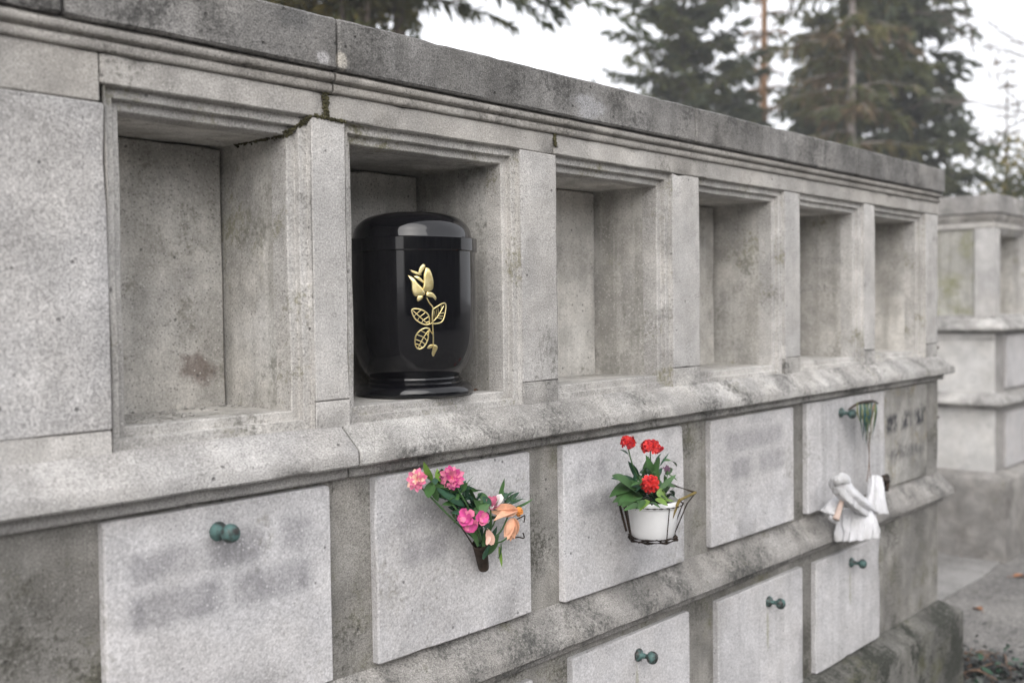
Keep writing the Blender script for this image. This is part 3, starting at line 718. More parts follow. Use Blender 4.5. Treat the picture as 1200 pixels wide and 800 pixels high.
heads = [(735.5, 519, -.20, .0175), (762, 524.5, -.22, .021), (762, 567, -.30, .020)]
for (u, v, y, r) in heads:
    h_ = at(u, v+3, y); tube(bm, bez([crown+rvec(rnd, .006), crown.lerp(h_, .55)+Vector((rnd.gauss(0, .006), 0, .004)), h_], 6), .0013, 6)
tube(bm, bez([crown, at(780, 565, -.2), at(782, 548, -.2)], 5), .001, 6)
for f in bm.faces: f.material_index = 1
lv = [(752, 585, 724, 586, 18, 1, -.24), (750, 580, 720, 549, 16, 1, -.2), (752, 572, 726, 545, 14, 0, -.17), (756, 570, 720, 556, 13, 1, -.19), (752, 580, 728, 575, 13, 1, -.22), (762, 580, 742, 562, 13, 0, -.22), (765, 575, 752, 552, 13, 1, -.2), (762, 560, 775, 534, 14, 1, -.18), (766, 562, 778, 545, 12, 0, -.17), (778, 540, 800, 533, 9, 1, -.2), (772, 574, 795, 553, 10, 1, -.22), (784, 556, 797, 562, 8, 1, -.22), (770, 580, 796, 576, 16, 2, -.26), (768, 585, 790, 590, 15, 2, -.29), (762, 588, 776, 592, 13, 1, -.29), (756, 586, 748, 594, 11, 1, -.3), (760, 586, 752, 590, 13, 2, -.29), (745, 588, 728, 583, 11, 1, -.25), (775, 582, 786, 566, 12, 1, -.2), (764, 592, 768, 583, 9, 0, -.3), (756, 566, 744, 572, 10, 0, -.24), (750, 592, 738, 588, 9, 1, -.28), (777, 586, 793, 585, 9, 2, -.27), (748, 560, 738, 540, 11, 0, -.15), (770, 558, 760, 540, 10, 0, -.15), (745, 565, 731, 560, 10, 0, -.15), (758, 580, 748, 568, 13, 0, -.2), (768, 578, 778, 562, 13, 0, -.2), (774, 545, 783, 529, 3, 0, -.2), (768, 540, 776, 528, 3, 0, -.2), (737, 535, 734, 522, 8, 0, -.17)]
for (u, v, uu, vv, w, mi, y) in lv:
    a, b = at(u, v, y+.02), at(uu, vv, y+rnd.uniform(-.03, .03))
    blade(bm, a, b-a, (TOV*.7+Vector((0, -.3, .8))+rvec(rnd, .25)).normalized(), (b-a).length*.9, w*.00185*(b-a).length/.055*.72 if w > 6 else w*.0015, curl=rnd.uniform(.1, .7), cup=.22, nl=8, mi=mi)
for k in range(30):
    y = -.17-rnd.uniform(-.05, .06); u0, v0 = rnd.uniform(742, 784), rnd.uniform(552, 584)
    a = at(u0, v0, y); b = at(u0+rnd.gauss(0, 13)+(u0-762)*.35, v0-rnd.uniform(2, 18), y+rnd.uniform(-.05, .03))
    blade(bm, a, b-a, (TOV+Vector((0, 0, .5))+rvec(rnd, .4)).normalized(), rnd.uniform(.028, .045), rnd.uniform(.011, .018), curl=rnd.uniform(.1, .9), cup=.22, mi=rnd.choice([0, 1, 1]))
for k in range(44):
    a = crown+Vector((rnd.gauss(0, .02), rnd.gauss(0, .02), rnd.uniform(0, .02))); d = Vector((rnd.gauss(0, 1), rnd.gauss(0, 1), rnd.uniform(.1, 1.3)))
    blade(bm, a, d, UPV, rnd.uniform(.03, .055), rnd.uniform(.010, .017), curl=rnd.uniform(.2, .9), mi=rnd.choice([0, 0, 1]))
obj('leaves', bm, [M['leaf_dk'], M['leaf'], M['leaf_lt']], pot, smooth=180)
for i, (u, v, y, r) in enumerate(heads):
    bm = bmesh.new(); c = at(u, v, y); ax = (UPV*.8+TOV*.6).normalized() if i < 2 else (TOV+UPV*.3).normalized(); x, yv = frame_of(ax)
    for k in range(34):
        a = rnd.uniform(0, 2*PI); ph = math.acos(1-rnd.random()*.95)
        d = (x*math.cos(a)+yv*math.sin(a))*math.sin(ph)+ax*math.cos(ph)
        daisy(bm, c+Vector((d.x*r*.72, d.y*r*.72, d.z*r*.62)), d+rvec(rnd, .2), r*rnd.uniform(.38, .56), 5, 1, 0 if rnd.random() > .25 else 1, rnd, None, .3, .5)
    bmesh.ops.create_icosphere(bm, subdivisions=2, radius=r*.42, matrix=Matrix.Translation(c+ax*r*.1))
    if i == 1:
        for k in range(5): daisy(bm, at(772+rnd.uniform(-3, 3), 527+rnd.uniform(-3, 3), y), TOV+rvec(rnd, .4), .007, 5, 1, 1, rnd, None, .2, .8)
    obj('red_flower_head', bm, [M['red'], M['redd']], pot, smooth=180)
bm = bmesh.new()
for k in range(9): daisy(bm, at(781, 549, -.2)+rvec(rnd, .003), TOV+rvec(rnd, .6), .0045, 5, 1, 0, rnd, None, .3, .6)
obj('violet_flower', bm, M['violet'], pot, smooth=180)

bk = thing('wire_basket', at(764, 632, py), 'rusty wire pot holder fixed to the third plaque around the white pot', 'pot holder')
bm = bmesh.new()
def ring_pts(c, r, n, ph=0, ry=None): return [c+Vector((math.cos(2*PI*k/n+ph)*r, math.sin(2*PI*k/n+ph)*(ry or r), 0)) for k in range(n+1)]
zlow = at(764, 629, py).z-.003; clow = Vector((pb.x, pb.y, zlow)); rl = wb*1.14
def poly(bm, pts, r, n=6):
    for a, b in zip(pts, pts[1:]): tube(bm, [a, b], r, n)
poly(bm, ring_pts(clow, rl, 8, PI/8), .0032); poly(bm, ring_pts(clow+Vector((0, 0, .005)), rl, 8, PI/8), .0024)
for k in range(3):
    a = k*PI/3; poly(bm, [clow+Vector((math.cos(a)*rl, math.sin(a)*rl, 0)), clow-Vector((math.cos(a)*rl, math.sin(a)*rl, 0))], .002)
cm = Vector((pb.x, pb.y, pt.z-.008)); rm = wp*1.10
poly(bm, ring_pts(cm, rm, 28), .0016)
ctop = Vector((pb.x, pb.y, pt.z+.006)); rt_ = wp*1.34
for k in range(8):
    a = PI/8+k*PI/4
    if k not in (3, 5): continue
    poly(bm, [clow+Vector((math.cos(a)*rl, math.sin(a)*rl, 0)), cm+Vector((math.cos(a)*rm, math.sin(a)*rm, 0))], .0012 if k % 2 else .0018)
A_, B_, A2, B2 = at(722, 575, -.06), at(734, 622, -.13), at(728, 579, -.11), at(738, 624, -.15)
C_, D_, E_, F_ = at(788, 568, -.05), at(815, 577, -.17), at(796, 586, -.29), at(778, 628, -.235)
poly(bm, [A_, B_], .0028); poly(bm, [A2, B2], .0018); poly(bm, [at(731, 580, -.13), B2], .0013); poly(bm, [A_, C_], .0026); poly(bm, [C_, D_], .0030); poly(bm, [A_, A2], .0024)
poly(bm, [at(805, 590, -.2), at(790, 626, -.17)], .0014); poly(bm, [at(801, 588, -.17), at(787, 624, -.15)], .0014); poly(bm, [D_, at(805, 590, -.2)], .0014)
obj('frame', bm, M['wire'], bk, smooth=60)
bm = bmesh.new(); poly(bm, [D_, E_], .0032); poly(bm, [E_, F_], .0034)
obj('stay', bm, M['rust_yellow'], bk, smooth=60)

# --- cloth bow and hanging ribbons near the end
def cloth(bm, pts, wid, thk, side, folds=6, amp=.18, n=40, seed=0, mi=0):
    """draped cloth: a closed rippled section swept along pts"""
    P = bez(pts, 7); rings = []; m_ = len(P)
    for i, p in enumerate(P):
        t = i/(m_-1); k = t*(len(wid)-1); a = int(min(k, len(wid)-2)); f = k-a
        w = wid[a]*(1-f)+wid[a+1]*f; h = thk[a]*(1-f)+thk[a+1]*f
        d = (P[min(i+1, m_-1)]-P[max(i-1, 0)]).normalized(); s = (side-d*side.dot(d)).normalized(); o = d.cross(s)
        ring = []
        for q in range(n):
            an = 2*PI*q/n
            ns = noise.noise(Vector((math.cos(an)*1.6*folds/5, math.sin(an)*1.6*folds/5, t*1.6+seed)))
            r = 1+amp*math.sin(folds*an+seed+1.2*math.sin(t*3+seed))*(.35+.65*t)+amp*1.3*ns+.10*noise.noise(Vector((math.cos(an)*7, math.sin(an)*7, t*6+seed)))
            ring.append(p+s*(math.cos(an)*w/2*r)+o*(math.sin(an)*h/2*r))
        rings.append(ring)
    loft(bm, rings)
    for f in bm.faces: f.smooth = True
yc = -.155
bow = thing('cloth_bow', at(1005, 633, yc), 'knotted white cloth hanging over the lower ledge near the far end', 'cloth')
cpx = .0024*S/.5
rdir = Vector((r2.x, r2.y, 0)).normalized(); fdir = Vector((fw.x, fw.y, 0)).normalized()
bm = bmesh.new(); cloth(bm, [at(1002, 596, yc), at(1004, 612, yc-.02), at(1006, 632, yc-.03)], [30*cpx, 38*cpx, 42*cpx], [.022, .026, .032], rdir, 13, .26, 90, 1.); obj('tail', bm, M['cloth'], bow, smooth=180)
bm = bmesh.new(); cloth(bm, [at(974, 566, yc), at(983, 568, yc-.02), at(998, 583, yc-.05), at(1012, 594, yc-.05), at(1026, 601, yc-.03)], [10*cpx, 20*cpx, 19*cpx, 20*cpx, 8*cpx], [.02, .034, .034, .032, .015], UPV, 5, .2, 44, 2.); cloth(bm, [at(980, 564, yc-.04), at(986, 560.5, yc-.04), at(994, 563, yc-.04)], [9*cpx, 13*cpx, 8*cpx], [.02, .028, .018], UPV, 3, .12, 30, 6.); obj('knot', bm, M['cloth'], bow, smooth=180)
bm = bmesh.new(); cloth(bm, [at(1027, 559, yc+.02), at(1027, 566, yc+.01), at(1027, 582, yc), at(1026, 601, yc)], [13*cpx, 16*cpx, 19*cpx, 29*cpx], [.020, .026, .03, .03], rdir, 7, .24, 48, 3.); obj('loop', bm, M['cloth'], bow, smooth=180)
bm = bmesh.new(); cloth(bm, [at(986, 584, yc+.03), at(978, 592, yc+.03), at(971, 601, yc+.02)], [12*cpx, 18*cpx, 17*cpx], [.014, .018, .012], rdir, 5, .16, 40, 4.); cloth(bm, [at(976, 598, yc+.02), at(978, 606, yc), at(980, 611, yc)], [12*cpx, 13*cpx, 8*cpx], [.014, .014, .01], rdir, 4, .16, 30, 5.); obj('flap', bm, M['cloth'], bow, smooth=180)
bm = bmesh.new(); cloth(bm, [at(988, 582, yc-.02), at(984, 594, yc-.02), at(979, 608, yc-.02)], [5*cpx, 6*cpx, 7*cpx], [.010, .012, .012], rdir, 3, .12, 20, 0); obj('stick', bm, M['pinkwood'], bow, smooth=180)
bm = bmesh.new(); cloth(bm, [at(1033, 560, -.09), at(1040, 562, -.08), at(1039, 575, -.08)], [8*cpx, 10*cpx, 5*cpx], [.014, .016, .01], XV, 3, .3, 20, 7.); obj('dark_tuft', bm, M['wire'], bow, smooth=180)

rb = thing('withered_posy', at(1015, 474, -.06), 'bunch of dark green ribbons and dry stalks hanging from the fifth plaque', 'ribbons')
bm = bmesh.new(); tube(bm, bez([at(994, 480, -.1), at(1003, 474, -.12), at(1012, 471, -.13), at(1024, 470, -.12), at(1029, 473, -.1)], 6), [.002+.0022*math.sin(PI*i/24) for i in range(25)], 8); obj('hoop', bm, M['wire'], rb, smooth=180)
rnd = random.Random(3)
def ribbon(bm, pts, w, mi):
    P = bez(pts, 8); rows = []
    for i, p in enumerate(P):
        t = i/(len(P)-1); s = (XV*.8+OUT*rnd.uniform(.3, .34)*math.sin(t*4)).normalized(); rows.append((bm.verts.new(p-s*w/2*(1-.5*t)), bm.verts.new(p+s*w/2*(1-.5*t))))
    for a, b in zip(rows, rows[1:]): f = bm.faces.new((a[0], a[1], b[1], b[0])); f.material_index = mi
bm = bmesh.new()
for k in range(22):
    u0 = rnd.uniform(1003, 1026); u1 = u0*.8+1014*.2+rnd.gauss(0, 1.5); u2_ = 1014+(u0-1014)*.35+rnd.gauss(0, 3.2); v2 = rnd.uniform(500, 530)-abs(u0-1012)*.6; w = rnd.uniform(.005, .010); mi = rnd.choice([0, 0, 0, 2, 2, 1, 1, 3])
    ribbon(bm, [at(u0, 471, -.125), at(u1, 486, -.15), at(u2_, v2, -.125)], w, mi)
obj('ribbons', bm, [M['ribbon_green'], M['ribbon_olive'], M['ribbon_teal'], M['dry']], rb, smooth=180)
bm = bmesh.new()
for (a, b, c) in (((1015, 508), (1018, 530), (1016, 564)), ((1019, 506), (1021, 535), (1020, 566))):
    tube(bm, bez([at(*a, -.1), at(*b, -.09)+rvec(rnd, .006), at(*c, -.11)], 6), .0011, 6)
obj('stalks', bm, M['dry'], rb, smooth=180)

# --- heap of wilted greenery and fallen leaves by the plinth
rnd = random.Random(9)
hp0 = Vector((0, 0, 0)); d = ray(1153, 790); t = -CAM.z/d.z; hp0 = CAM+d*t
heap = thing('wilted_greenery', Vector((hp0.x, hp0.y, 0)), 'low heap of wilted dark greenery on the path by the plinth corner', 'greenery')
bm = bmesh.new()
for k in range(520):
    a = Vector((hp0.x+rnd.gauss(0, .11), hp0.y+rnd.gauss(0, .10), abs(rnd.gauss(0, .028))+.004))
    blade(bm, a, Vector((rnd.gauss(0, 1), rnd.gauss(0, 1), rnd.gauss(0, .18))), UPV+rvec(rnd, .3), rnd.uniform(.02, .05), rnd.uniform(.008, .024), curl=rnd.uniform(-.5, 1.4), nl=4, mi=rnd.choice([0, 1, 1, 2, 2, 2]))
obj('leaves', bm, [M['leaf_dk'], simple('grey_green_leaf', (.085, .092, .085), .8), simple('black_leaf', (.02, .022, .022), .6)], heap, smooth=180)
bm = bmesh.new()
for k in range(22):
    a = Vector((hp0.x+rnd.gauss(0, .08), hp0.y+rnd.gauss(0, .08), .01)); dd = Vector((rnd.gauss(0, 1), rnd.gauss(0, 1), .1)).normalized()*rnd.uniform(.08, .2)
    tube(bm, bez([a, a+dd*.5+Vector((0, 0, rnd.uniform(.02, .06))), a+dd], 4), .003, 5)
obj('twigs', bm, M['dry'], heap, smooth=180)
def on_ground(u, v):
    d = ray(u, v); return CAM+d*(-CAM.z/d.z)
M['dead'] = simple('russet_dead_leaf', (.30, .13, .06), .8, .3, 60)
for i, (u, v, lab) in enumerate(((1188, 677, 'russet fallen leaf lying on the path right of the plinth'), (1128, 652, 'brown fallen leaf against the foot of the second columbarium'), (1150, 716, 'small yellow-brown fallen leaf in the middle of the path'))):
    p = on_ground(u, v)+Vector((0, 0, .008)); bm = bmesh.new(); blade(bm, p, Vector((1, -.6+i, .15)), UPV, .10 if i == 0 else .06, .04, curl=.5, cup=.4, nl=6)
    tube(bm, [p, p-Vector((.03, -.02+.02*i, 0))], .0012, 5)
    tag(obj('fallen_leaf', bm, M['dead'], None, smooth=180, loc=Vector((p.x, p.y, 0))), lab, 'leaf', 'fallen leaves on the path')

# ------------------------------------------------------------------ ground
g = G('gravelly_asphalt'); n1 = g.noise(2.2, 8, .6); n2_ = g.noise(140, 3, .6); n3 = g.noise(14, 6, .6)
c = g.mix(g.mr(n1, .35, .65), (.12, .115, .11), (.20, .192, .18)); c = g.mix(1., c, g.grey(g.mr(n2_, .3, .7, .35, 1.7)), 'MULTIPLY'); c = g.mix(g.mr(n3, .55, .72, 0, .6), c, (.085, .08, .065))
c = g.mix(1., c, g.grey(g.mr(g.noise(38, 5, .7), .3, .7, .6, 1.35)), 'MULTIPLY')
c = g.mix(g.mr(g.vor(60), .2, .1), c, (.4, .38, .35))
M['ground'] = g.done(c, .95, g.bump(n2_, .8, .006), spec=.2)
bm = bmesh.new()
s_ = 260; vs = [bm.verts.new((x, y, 0)) for x, y in ((-s_, -s_), (s_, -s_), (s_, s_), (-s_, s_))]; bm.faces.new(vs)
bmesh.ops.subdivide_edges(bm, edges=bm.edges[:], cuts=6, use_grid_fill=True)
tag(obj('ground', bm, M['ground'], None), kind='structure')
g = G('pale_paving'); n1 = g.noise(3, 8, .6); n2_ = g.noise(160, 3, .6)
c = g.mix(g.mr(n1, .35, .65), (.16, .155, .147), (.25, .242, .232)); c = g.mix(1., c, g.grey(g.mr(n2_, .3, .7, .4, 1.6)), 'MULTIPLY')
c = g.mix(g.mr(g.noise(9, 7, .65), .58, .7, 0, .7), c, (.12, .115, .10))
M['pave'] = g.done(c, .95, g.bump(n2_, .8, .004), spec=.2)
bm = bmesh.new()
edge = [on_ground(u, v) for u, v in ((1196, 645), (1172, 660), (1150, 678), (1128, 690), (1108, 702))]
edge = [Vector((e.x, e.y, 0)) for e in edge]
ed = (edge[-1]-edge[0]).normalized()
outl = [edge[0]-ed*1.5]+edge+[edge[-1]+ed*1.2]
top_ = [p+Vector((.9, 3.4, 0)) for p in outl[::-1]]
vs = [bm.verts.new(p+Vector((0, 0, .006))) for p in outl+top_]; f = bm.faces.new(vs)
r = bmesh.ops.extrude_face_region(bm, geom=[f]); bmesh.ops.translate(bm, verts=[v for v in r['geom'] if isinstance(v, bmesh.types.BMVert)], vec=(0, 0, -.012))
tag(obj('path', bm, M['pave'], None), kind='structure')

# ------------------------------------------------------------------ trees
def fol(name, col, var=.45):
    g = G(name); v = Vector(col); n = g.noise(1.7, 5, .6); n_ = g.noise(9, 3)
    c = g.mix(g.mr(n, .3, .7), tuple(v*(1-var)), tuple(v*(1+var))); c = g.mix(1., c, g.grey(g.mr(n_, .3, .7, .75, 1.25)), 'MULTIPLY')
    mt_ = g.done(c, .7, None, spec=.2)
    tr = g.n.new('ShaderNodeBsdfTranslucent'); g.l(c, tr.inputs[0]); ms = g.n.new('ShaderNodeMixShader'); ms.inputs[0].default_value = .6
    g.l(g.b.outputs[0], ms.inputs[1]); g.l(tr.outputs[0], ms.inputs[2]); g.l(ms.outputs[0], g.out.inputs[0]); return mt_
FM = dict(dark=fol('spruce_needles', (.10, .118, .075)), mid=fol('pine_needles', (.14, .15, .078)), yel=fol('yellowing_needles', (.16, .15, .07)), brown=fol('brown_larch_needles', (.21, .16, .10)), olive=fol('olive_foliage', (.12, .13, .055)), gold=fol('golden_leaves', (.27, .22, .06)))
BK = dict(grey=simple('grey_bark', (.16, .135, .12), .95, .4, 14, bump=.6), dark=simple('dark_bark', (.07, .055, .045), .95, .4, 14, bump=.6), orange=simple('painted_sunlit_bark', (.30, .17, .09), .95, .3, 10, bump=.6), pale=simple('pale_bark', (.33, .29, .27), .95, .3, 10, bump=.6))  # orange bark: warm sunlight on the trunk put into its colour
class Mesh:
    def __init__(s): s.v = []; s.f = []; s.m = []
    def twig(s, p, d, L, w, mi, rnd):
        """a needle spray: two crossed slim diamonds"""
        d = d.normalized(); x, y = frame_of(d); a = rnd.uniform(0, PI)
        for k in (0, 1):
            sd = (x*math.cos(a+k*PI/2)+y*math.sin(a+k*PI/2))*w
            i = len(s.v); m_ = p+d*(L*rnd.uniform(.3, .5))
            s.v += [p, m_+sd, p+d*L, m_-sd]; s.f.append((i, i+1, i+2, i+3)); s.m.append(mi)
def conifer(name, label, group, pos, H, rb_, crown0, Lf, nlev, nbr, mats, wts, bark, seed, droop=.5, rise=.1, step=.16, tw=(.22, .45), wid=.028, hang=.5, dens=1., lean=(0, 0), gap=.0, jitterL=.35, extra=None, cat='tree', top=None):
    rnd = random.Random(seed); T_ = thing(name, pos, label, cat, group)
    bm = bmesh.new(); n = 14; tp = []
    for i in range(n+1):
        t = i/n; tp.append(pos+Vector((lean[0]*t*t+math.sin(t*5+seed)*.05*H/12, lean[1]*t*t+math.cos(t*4+seed)*.05*H/12, H*t)))
    tube(bm, tp, [rb_*(1-.93*i/n)+(.35*rb_ if i == 0 else 0) for i in range(n+1)], 10)
    def trunk(z):
        k = max(0, min(n-1e-6, z/H*n)); a = int(k); return tp[a].lerp(tp[a+1], k-a)
    A = Mesh()
    def branch(b0, d, L, dr, ri, r0):
        pts = []
        m_ = max(3, int(L/step)+1)
        for i in range(m_+1):
            t = i/m_; pts.append(b0+d*(L*t)+Vector((0, 0, L*(ri*t-dr*t*t)))+rvec(rnd, .012*L*t))
        tube(bm, pts[::max(1, m_//5)]+[pts[-1]], [max(.004, r0*(1-t/5.5)) for t in range(len(pts[::max(1, m_//5)])+1)], 5, False)
        side = d.cross(UPV).normalized(); clump = rnd.choices(range(len(mats)), wts)[0]
        for i in range(1, m_+1):
            t = i/m_
            if rnd.random() < gap: continue
            for q in range(max(1, int(round(dens*rnd.uniform(3, 5))))):
                mi = clump if rnd.random() < .75 else rnd.choices(range(len(mats)), wts)[0]
                s = rnd.choice((-1, 1)); p = pts[i].lerp(pts[i-1], rnd.random())
                dd = d*rnd.uniform(.1, 1.)+side*s*rnd.uniform(.2, 1.1)*(1-.3*t)+Vector((0, 0, rnd.uniform(-hang*1.6, .35*(1-hang))))
                LL = rnd.uniform(*tw)*(1-.35*t)
                A.twig(p, dd, LL, wid*rnd.uniform(.7, 1.3), mi, rnd)
                if LL > .25: A.twig(p+dd.normalized()*LL*.5, dd+rvec(rnd, .4)+Vector((0, 0, -hang*.6)), LL*.7, wid, mi, rnd)
    for l in range(nlev):
        f = (l+rnd.uniform(-.3, .3))/nlev; z = crown0+(H-crown0)*max(0, min(.985, f))
        for b in range(nbr):
            if rnd.random() < .08: continue
            an = 2*PI*(b+rnd.random()*.9)/nbr+l*1.1; d = Vector((math.cos(an), math.sin(an), 0))
            L = Lf(f)*rnd.uniform(1-jitterL, 1+jitterL*.6)
            if L < .05: continue
            branch(trunk(z), d, L, droop*rnd.uniform(.7, 1.3), rise+rnd.uniform(-.08, .12)+(.5*f*f if top else 0), rb_*.28*(1-f*.7))
    if extra:
        for (z, d, L, dr, ri) in extra: branch(trunk(z), Vector(d).normalized(), L, dr, ri, rb_*.3)
    obj('trunk', bm, BK[bark], T_, smooth=180)
    raw('crown', A.v, A.f, [FM[q] for q in mats], T_, A.m, smooth=False)
    return T_
def bush(name, label, group, pos, lobes, nleaf, ls, mats, wts, seed, bark='dark', cat='bush'):
    rnd = random.Random(seed); T_ = thing(name, pos, label, cat, group); A = Mesh()
    bm = bmesh.new()
    for (c, r) in lobes:
        c = pos+Vector(c)
        tube(bm, bez([pos+rvec(rnd, .05)*Vector((1, 1, 0)).length*.5, pos.lerp(c, .5)+rvec(rnd, .08), c], 4), [.06-.045*i/8 for i in range(9)], 6)
        sub = [c+Vector((rnd.gauss(0, r*.5), rnd.gauss(0, r*.5), rnd.gauss(0, r*.5))) for _ in range(18)]
        cm_ = [rnd.choices(range(len(mats)), wts)[0] for _ in sub]
        for _ in range(nleaf):
            k = rnd.randrange(len(sub)); q = rvec(rnd).normalized()*(r*.42*rnd.random()**.4)
            A.twig(sub[k]+q, q+rvec(rnd, .4)*r, ls*rnd.uniform(.6, 1.4), ls*.22, cm_[k] if rnd.random() < .8 else rnd.randrange(len(mats)), rnd)
    for v in A.v: v.z = max(v.z, .02)
    obj('trunk', bm, BK[bark], T_, smooth=180); raw('crown', A.v, A.f, [FM[q] for q in mats], T_, A.m, smooth=False)
cone = lambda R0, p=1.: (lambda f: R0*(max(0, 1-f))**p+.12)
rdir = Vector((r2.x, r2.y, 0)).normalized(); fdir = Vector((fw.x, fw.y, 0)).normalized()
TG = 'conifers behind the columbarium'
# near spruce top left: dark trunk, boughs hanging to the right
conifer('spruce_tree', 'nearest spruce behind the wall, dark trunk with long boughs drooping over the coping', TG, far(479, 9.5), 9.5, .095, 4.6, lambda f: 1.6*(1-f)+.3, 9, 5, ['dark', 'mid'], [3, 1], 'dark', 21, droop=.5, rise=.05, step=.08, tw=(.12, .28), wid=.013, hang=.9, dens=2.2, lean=(-.3, .0),
        extra=[(4.3, rdir+fdir*.1, 1.4, .55, .28), (4.5, rdir-fdir*.25, 1.55, .5, .2), (4.75, rdir*1.+fdir*.35, 1.6, .6, .15), (4.9, rdir-fdir*.05, 1.6, .75, .2), (4.1, rdir+fdir*.3, 1.1, .45, .3), (4.2, rdir*.9-fdir*.4, 1.2, .5, .35), (4.6, rdir+fdir*.2, 1.55, .6, .25), (5.0, rdir+fdir*.0, 1.5, .8, .2)])
bush('broadleaf_tree', 'yellow-green leafy tree behind the coping at the upper left', None, far(405, 9.2), [((-.25*rdir.x, -.25*rdir.y, 4.05), .55), ((.2*rdir.x, .2*rdir.y, 4.15), .5), ((-.6*rdir.x, -.6*rdir.y, 4.5), .7), ((.3*rdir.x, .3*rdir.y, 4.9), .7), ((-.1, -.1, 5.2), .8)], 3200, .08, ['olive', 'yel', 'mid', 'gold'], [3, 3, 1.5, 2], 31, cat='tree')
conifer('pine_tree', 'dense rounded green pine against the white sky left of the orange trunk', TG, far(806, 20), 11., .13, 2.2, lambda f: 1.2*math.sin(PI*min(1, .25+f*.7))**.7+.15, 26, 7, ['dark', 'mid', 'olive'], [4, 3, .7], 'grey', 22, droop=.15, rise=.5, step=.16, tw=(.22, .46), wid=.04, hang=.35, gap=.16, jitterL=.5, dens=1.35)
conifer('fir_tree', 'small dark fir between the rounded pine and the orange trunk', TG, far(864, 23), 6.9, .1, .6, cone(1.6, .8), 20, 7, ['dark', 'mid'], [3, 1], 'dark', 23, droop=.3, rise=.15, step=.2, tw=(.22, .45), wid=.042, hang=.4, gap=.06, dens=1.7)
conifer('larch_tree', 'thin larch with trunk coloured sunlit orange and sparse dark side boughs', TG, far(897, 24), 13, .16, 2.0, lambda f: 1.1*(1-f)**.5+.1, 24, 4, ['brown', 'mid', 'yel'], [2, 2.2, 1], 'orange', 24, droop=.3, rise=.1, step=.22, tw=(.15, .35), wid=.03, hang=.5, gap=.3, dens=1.1)
conifer('larch_tree', 'tall larch with pale straight trunk and yellow-brown hanging foliage', TG, far(998, 18), 13, .085, 2.4, lambda f: 1.55*(1-f)**.45*min(1, .45+f*1.6)+.1, 26, 6, ['brown', 'yel', 'olive', 'mid'], [3.4, 2.2, 1.8, 1.6], 'pale', 25, droop=.35, rise=.15, step=.2, tw=(.2, .45), wid=.026, hang=.85, gap=.12, dens=1.5,
        extra=[(5.1, -rdir-fdir*.3, 1.2, .25, .05), (4.1, -rdir-fdir*.3, 1.3, .25, .1), (4.2, -rdir-fdir*.3, 1.2, .3, .0)])
conifer('spruce_tree', 'tall dark spruce with ragged right edge beside the second columbarium', TG, far(1052, 22), 12.2, .2, .5, cone(2.25, .9), 36, 8, ['dark', 'mid'], [5, 1], 'dark', 26, droop=.32, rise=.12, step=.2, tw=(.25, .52), wid=.042, hang=.6, gap=.08, dens=1.5)
conifer('spruce_tree', 'mid-green spruce filling in behind the pale larch trunk', TG, far(962, 25), 8.2, .15, .5, cone(2.3, .8), 24, 7, ['mid', 'dark', 'olive'], [3, 3, 1], 'dark', 28, droop=.3, rise=.15, step=.22, tw=(.25, .5), wid=.045, hang=.5, gap=.06, dens=1.8)
conifer('larch_tree', 'slender brownish half-bare larch against the sky at the right edge', TG, far(1180, 26), 7.0, .09, 1.0, cone(1.15, .8), 20, 5, ['brown'], [1], 'grey', 27, droop=.1, rise=.25, step=.24, tw=(.14, .3), wid=.016, hang=.2, gap=.35, dens=.55)
bush('leafy_bush', 'yellow-green bush rising above the second columbarium at the right edge', 'bushes behind the columbarium', far(1215, 17), [((0, 0, 2.1), .8), ((.3*rdir.x, .3*rdir.y, 3.0), .75), ((-.3*rdir.x, -.3*rdir.y, 2.6), .6), ((.6*rdir.x, .6*rdir.y, 3.6), .7), ((0, 0, 1.2), .9)], 1300, .1, ['olive', 'mid', 'gold'], [4, 2, 1.2], 32)
bush('leafy_bush', 'light green conifer bush low behind the coping beside the orange trunk', 'bushes behind the columbarium', far(885, 19), [((0, 0, 1.6), .9), ((.2, -.2, 2.8), .8), ((.0, 0, 3.7), .62), ((-.5*rdir.x, -.5*rdir.y, 3.2), .6), ((.8*rdir.x, .8*rdir.y, 3.0), .6)], 1300, .11, ['olive', 'mid', 'dark'], [3, 3, 2], 33)
bush('leafy_bush', 'dark green bush just above the coping below the pale larch trunk', 'bushes behind the columbarium', far(950, 18), [((-.9*rdir.x, -.9*rdir.y, 2.5), .8), ((0, 0, 2.5), .8), ((.9*rdir.x, .9*rdir.y, 2.3), .8), ((1.8*rdir.x, 1.8*rdir.y, 2.2), .8), ((0, 0, 1.2), .9)], 1500, .11, ['dark', 'mid', 'olive'], [4, 3, 1], 34)
rnd = random.Random(99); A = Mesh()  # unseen wood added behind the camera as a dark reflection for the urn
for k in range(9000):
    x = rnd.uniform(-17, 16); h_ = 3.6+1.2*noise.noise(Vector((x*.35, 0, 0)))+1.2*noise.noise(Vector((x*1.1, 3, 0)))
    A.twig(Vector((x, -12.5+rnd.gauss(0, .8)-.04*x, h_*rnd.random()**.8)), rvec(rnd)+Vector((0, 0, -.3)), rnd.uniform(.35, .8), .13, rnd.choice([0, 0, 1]), rnd)
o = raw('added_woods', A.v, A.f, [FM['dark'], FM['mid']], None, A.m, loc=Vector((0, -10.5, 0)), smooth=False); tag(o, 'unseen dark green wood added behind the camera for the urn to reflect', 'wood', kind='stuff')
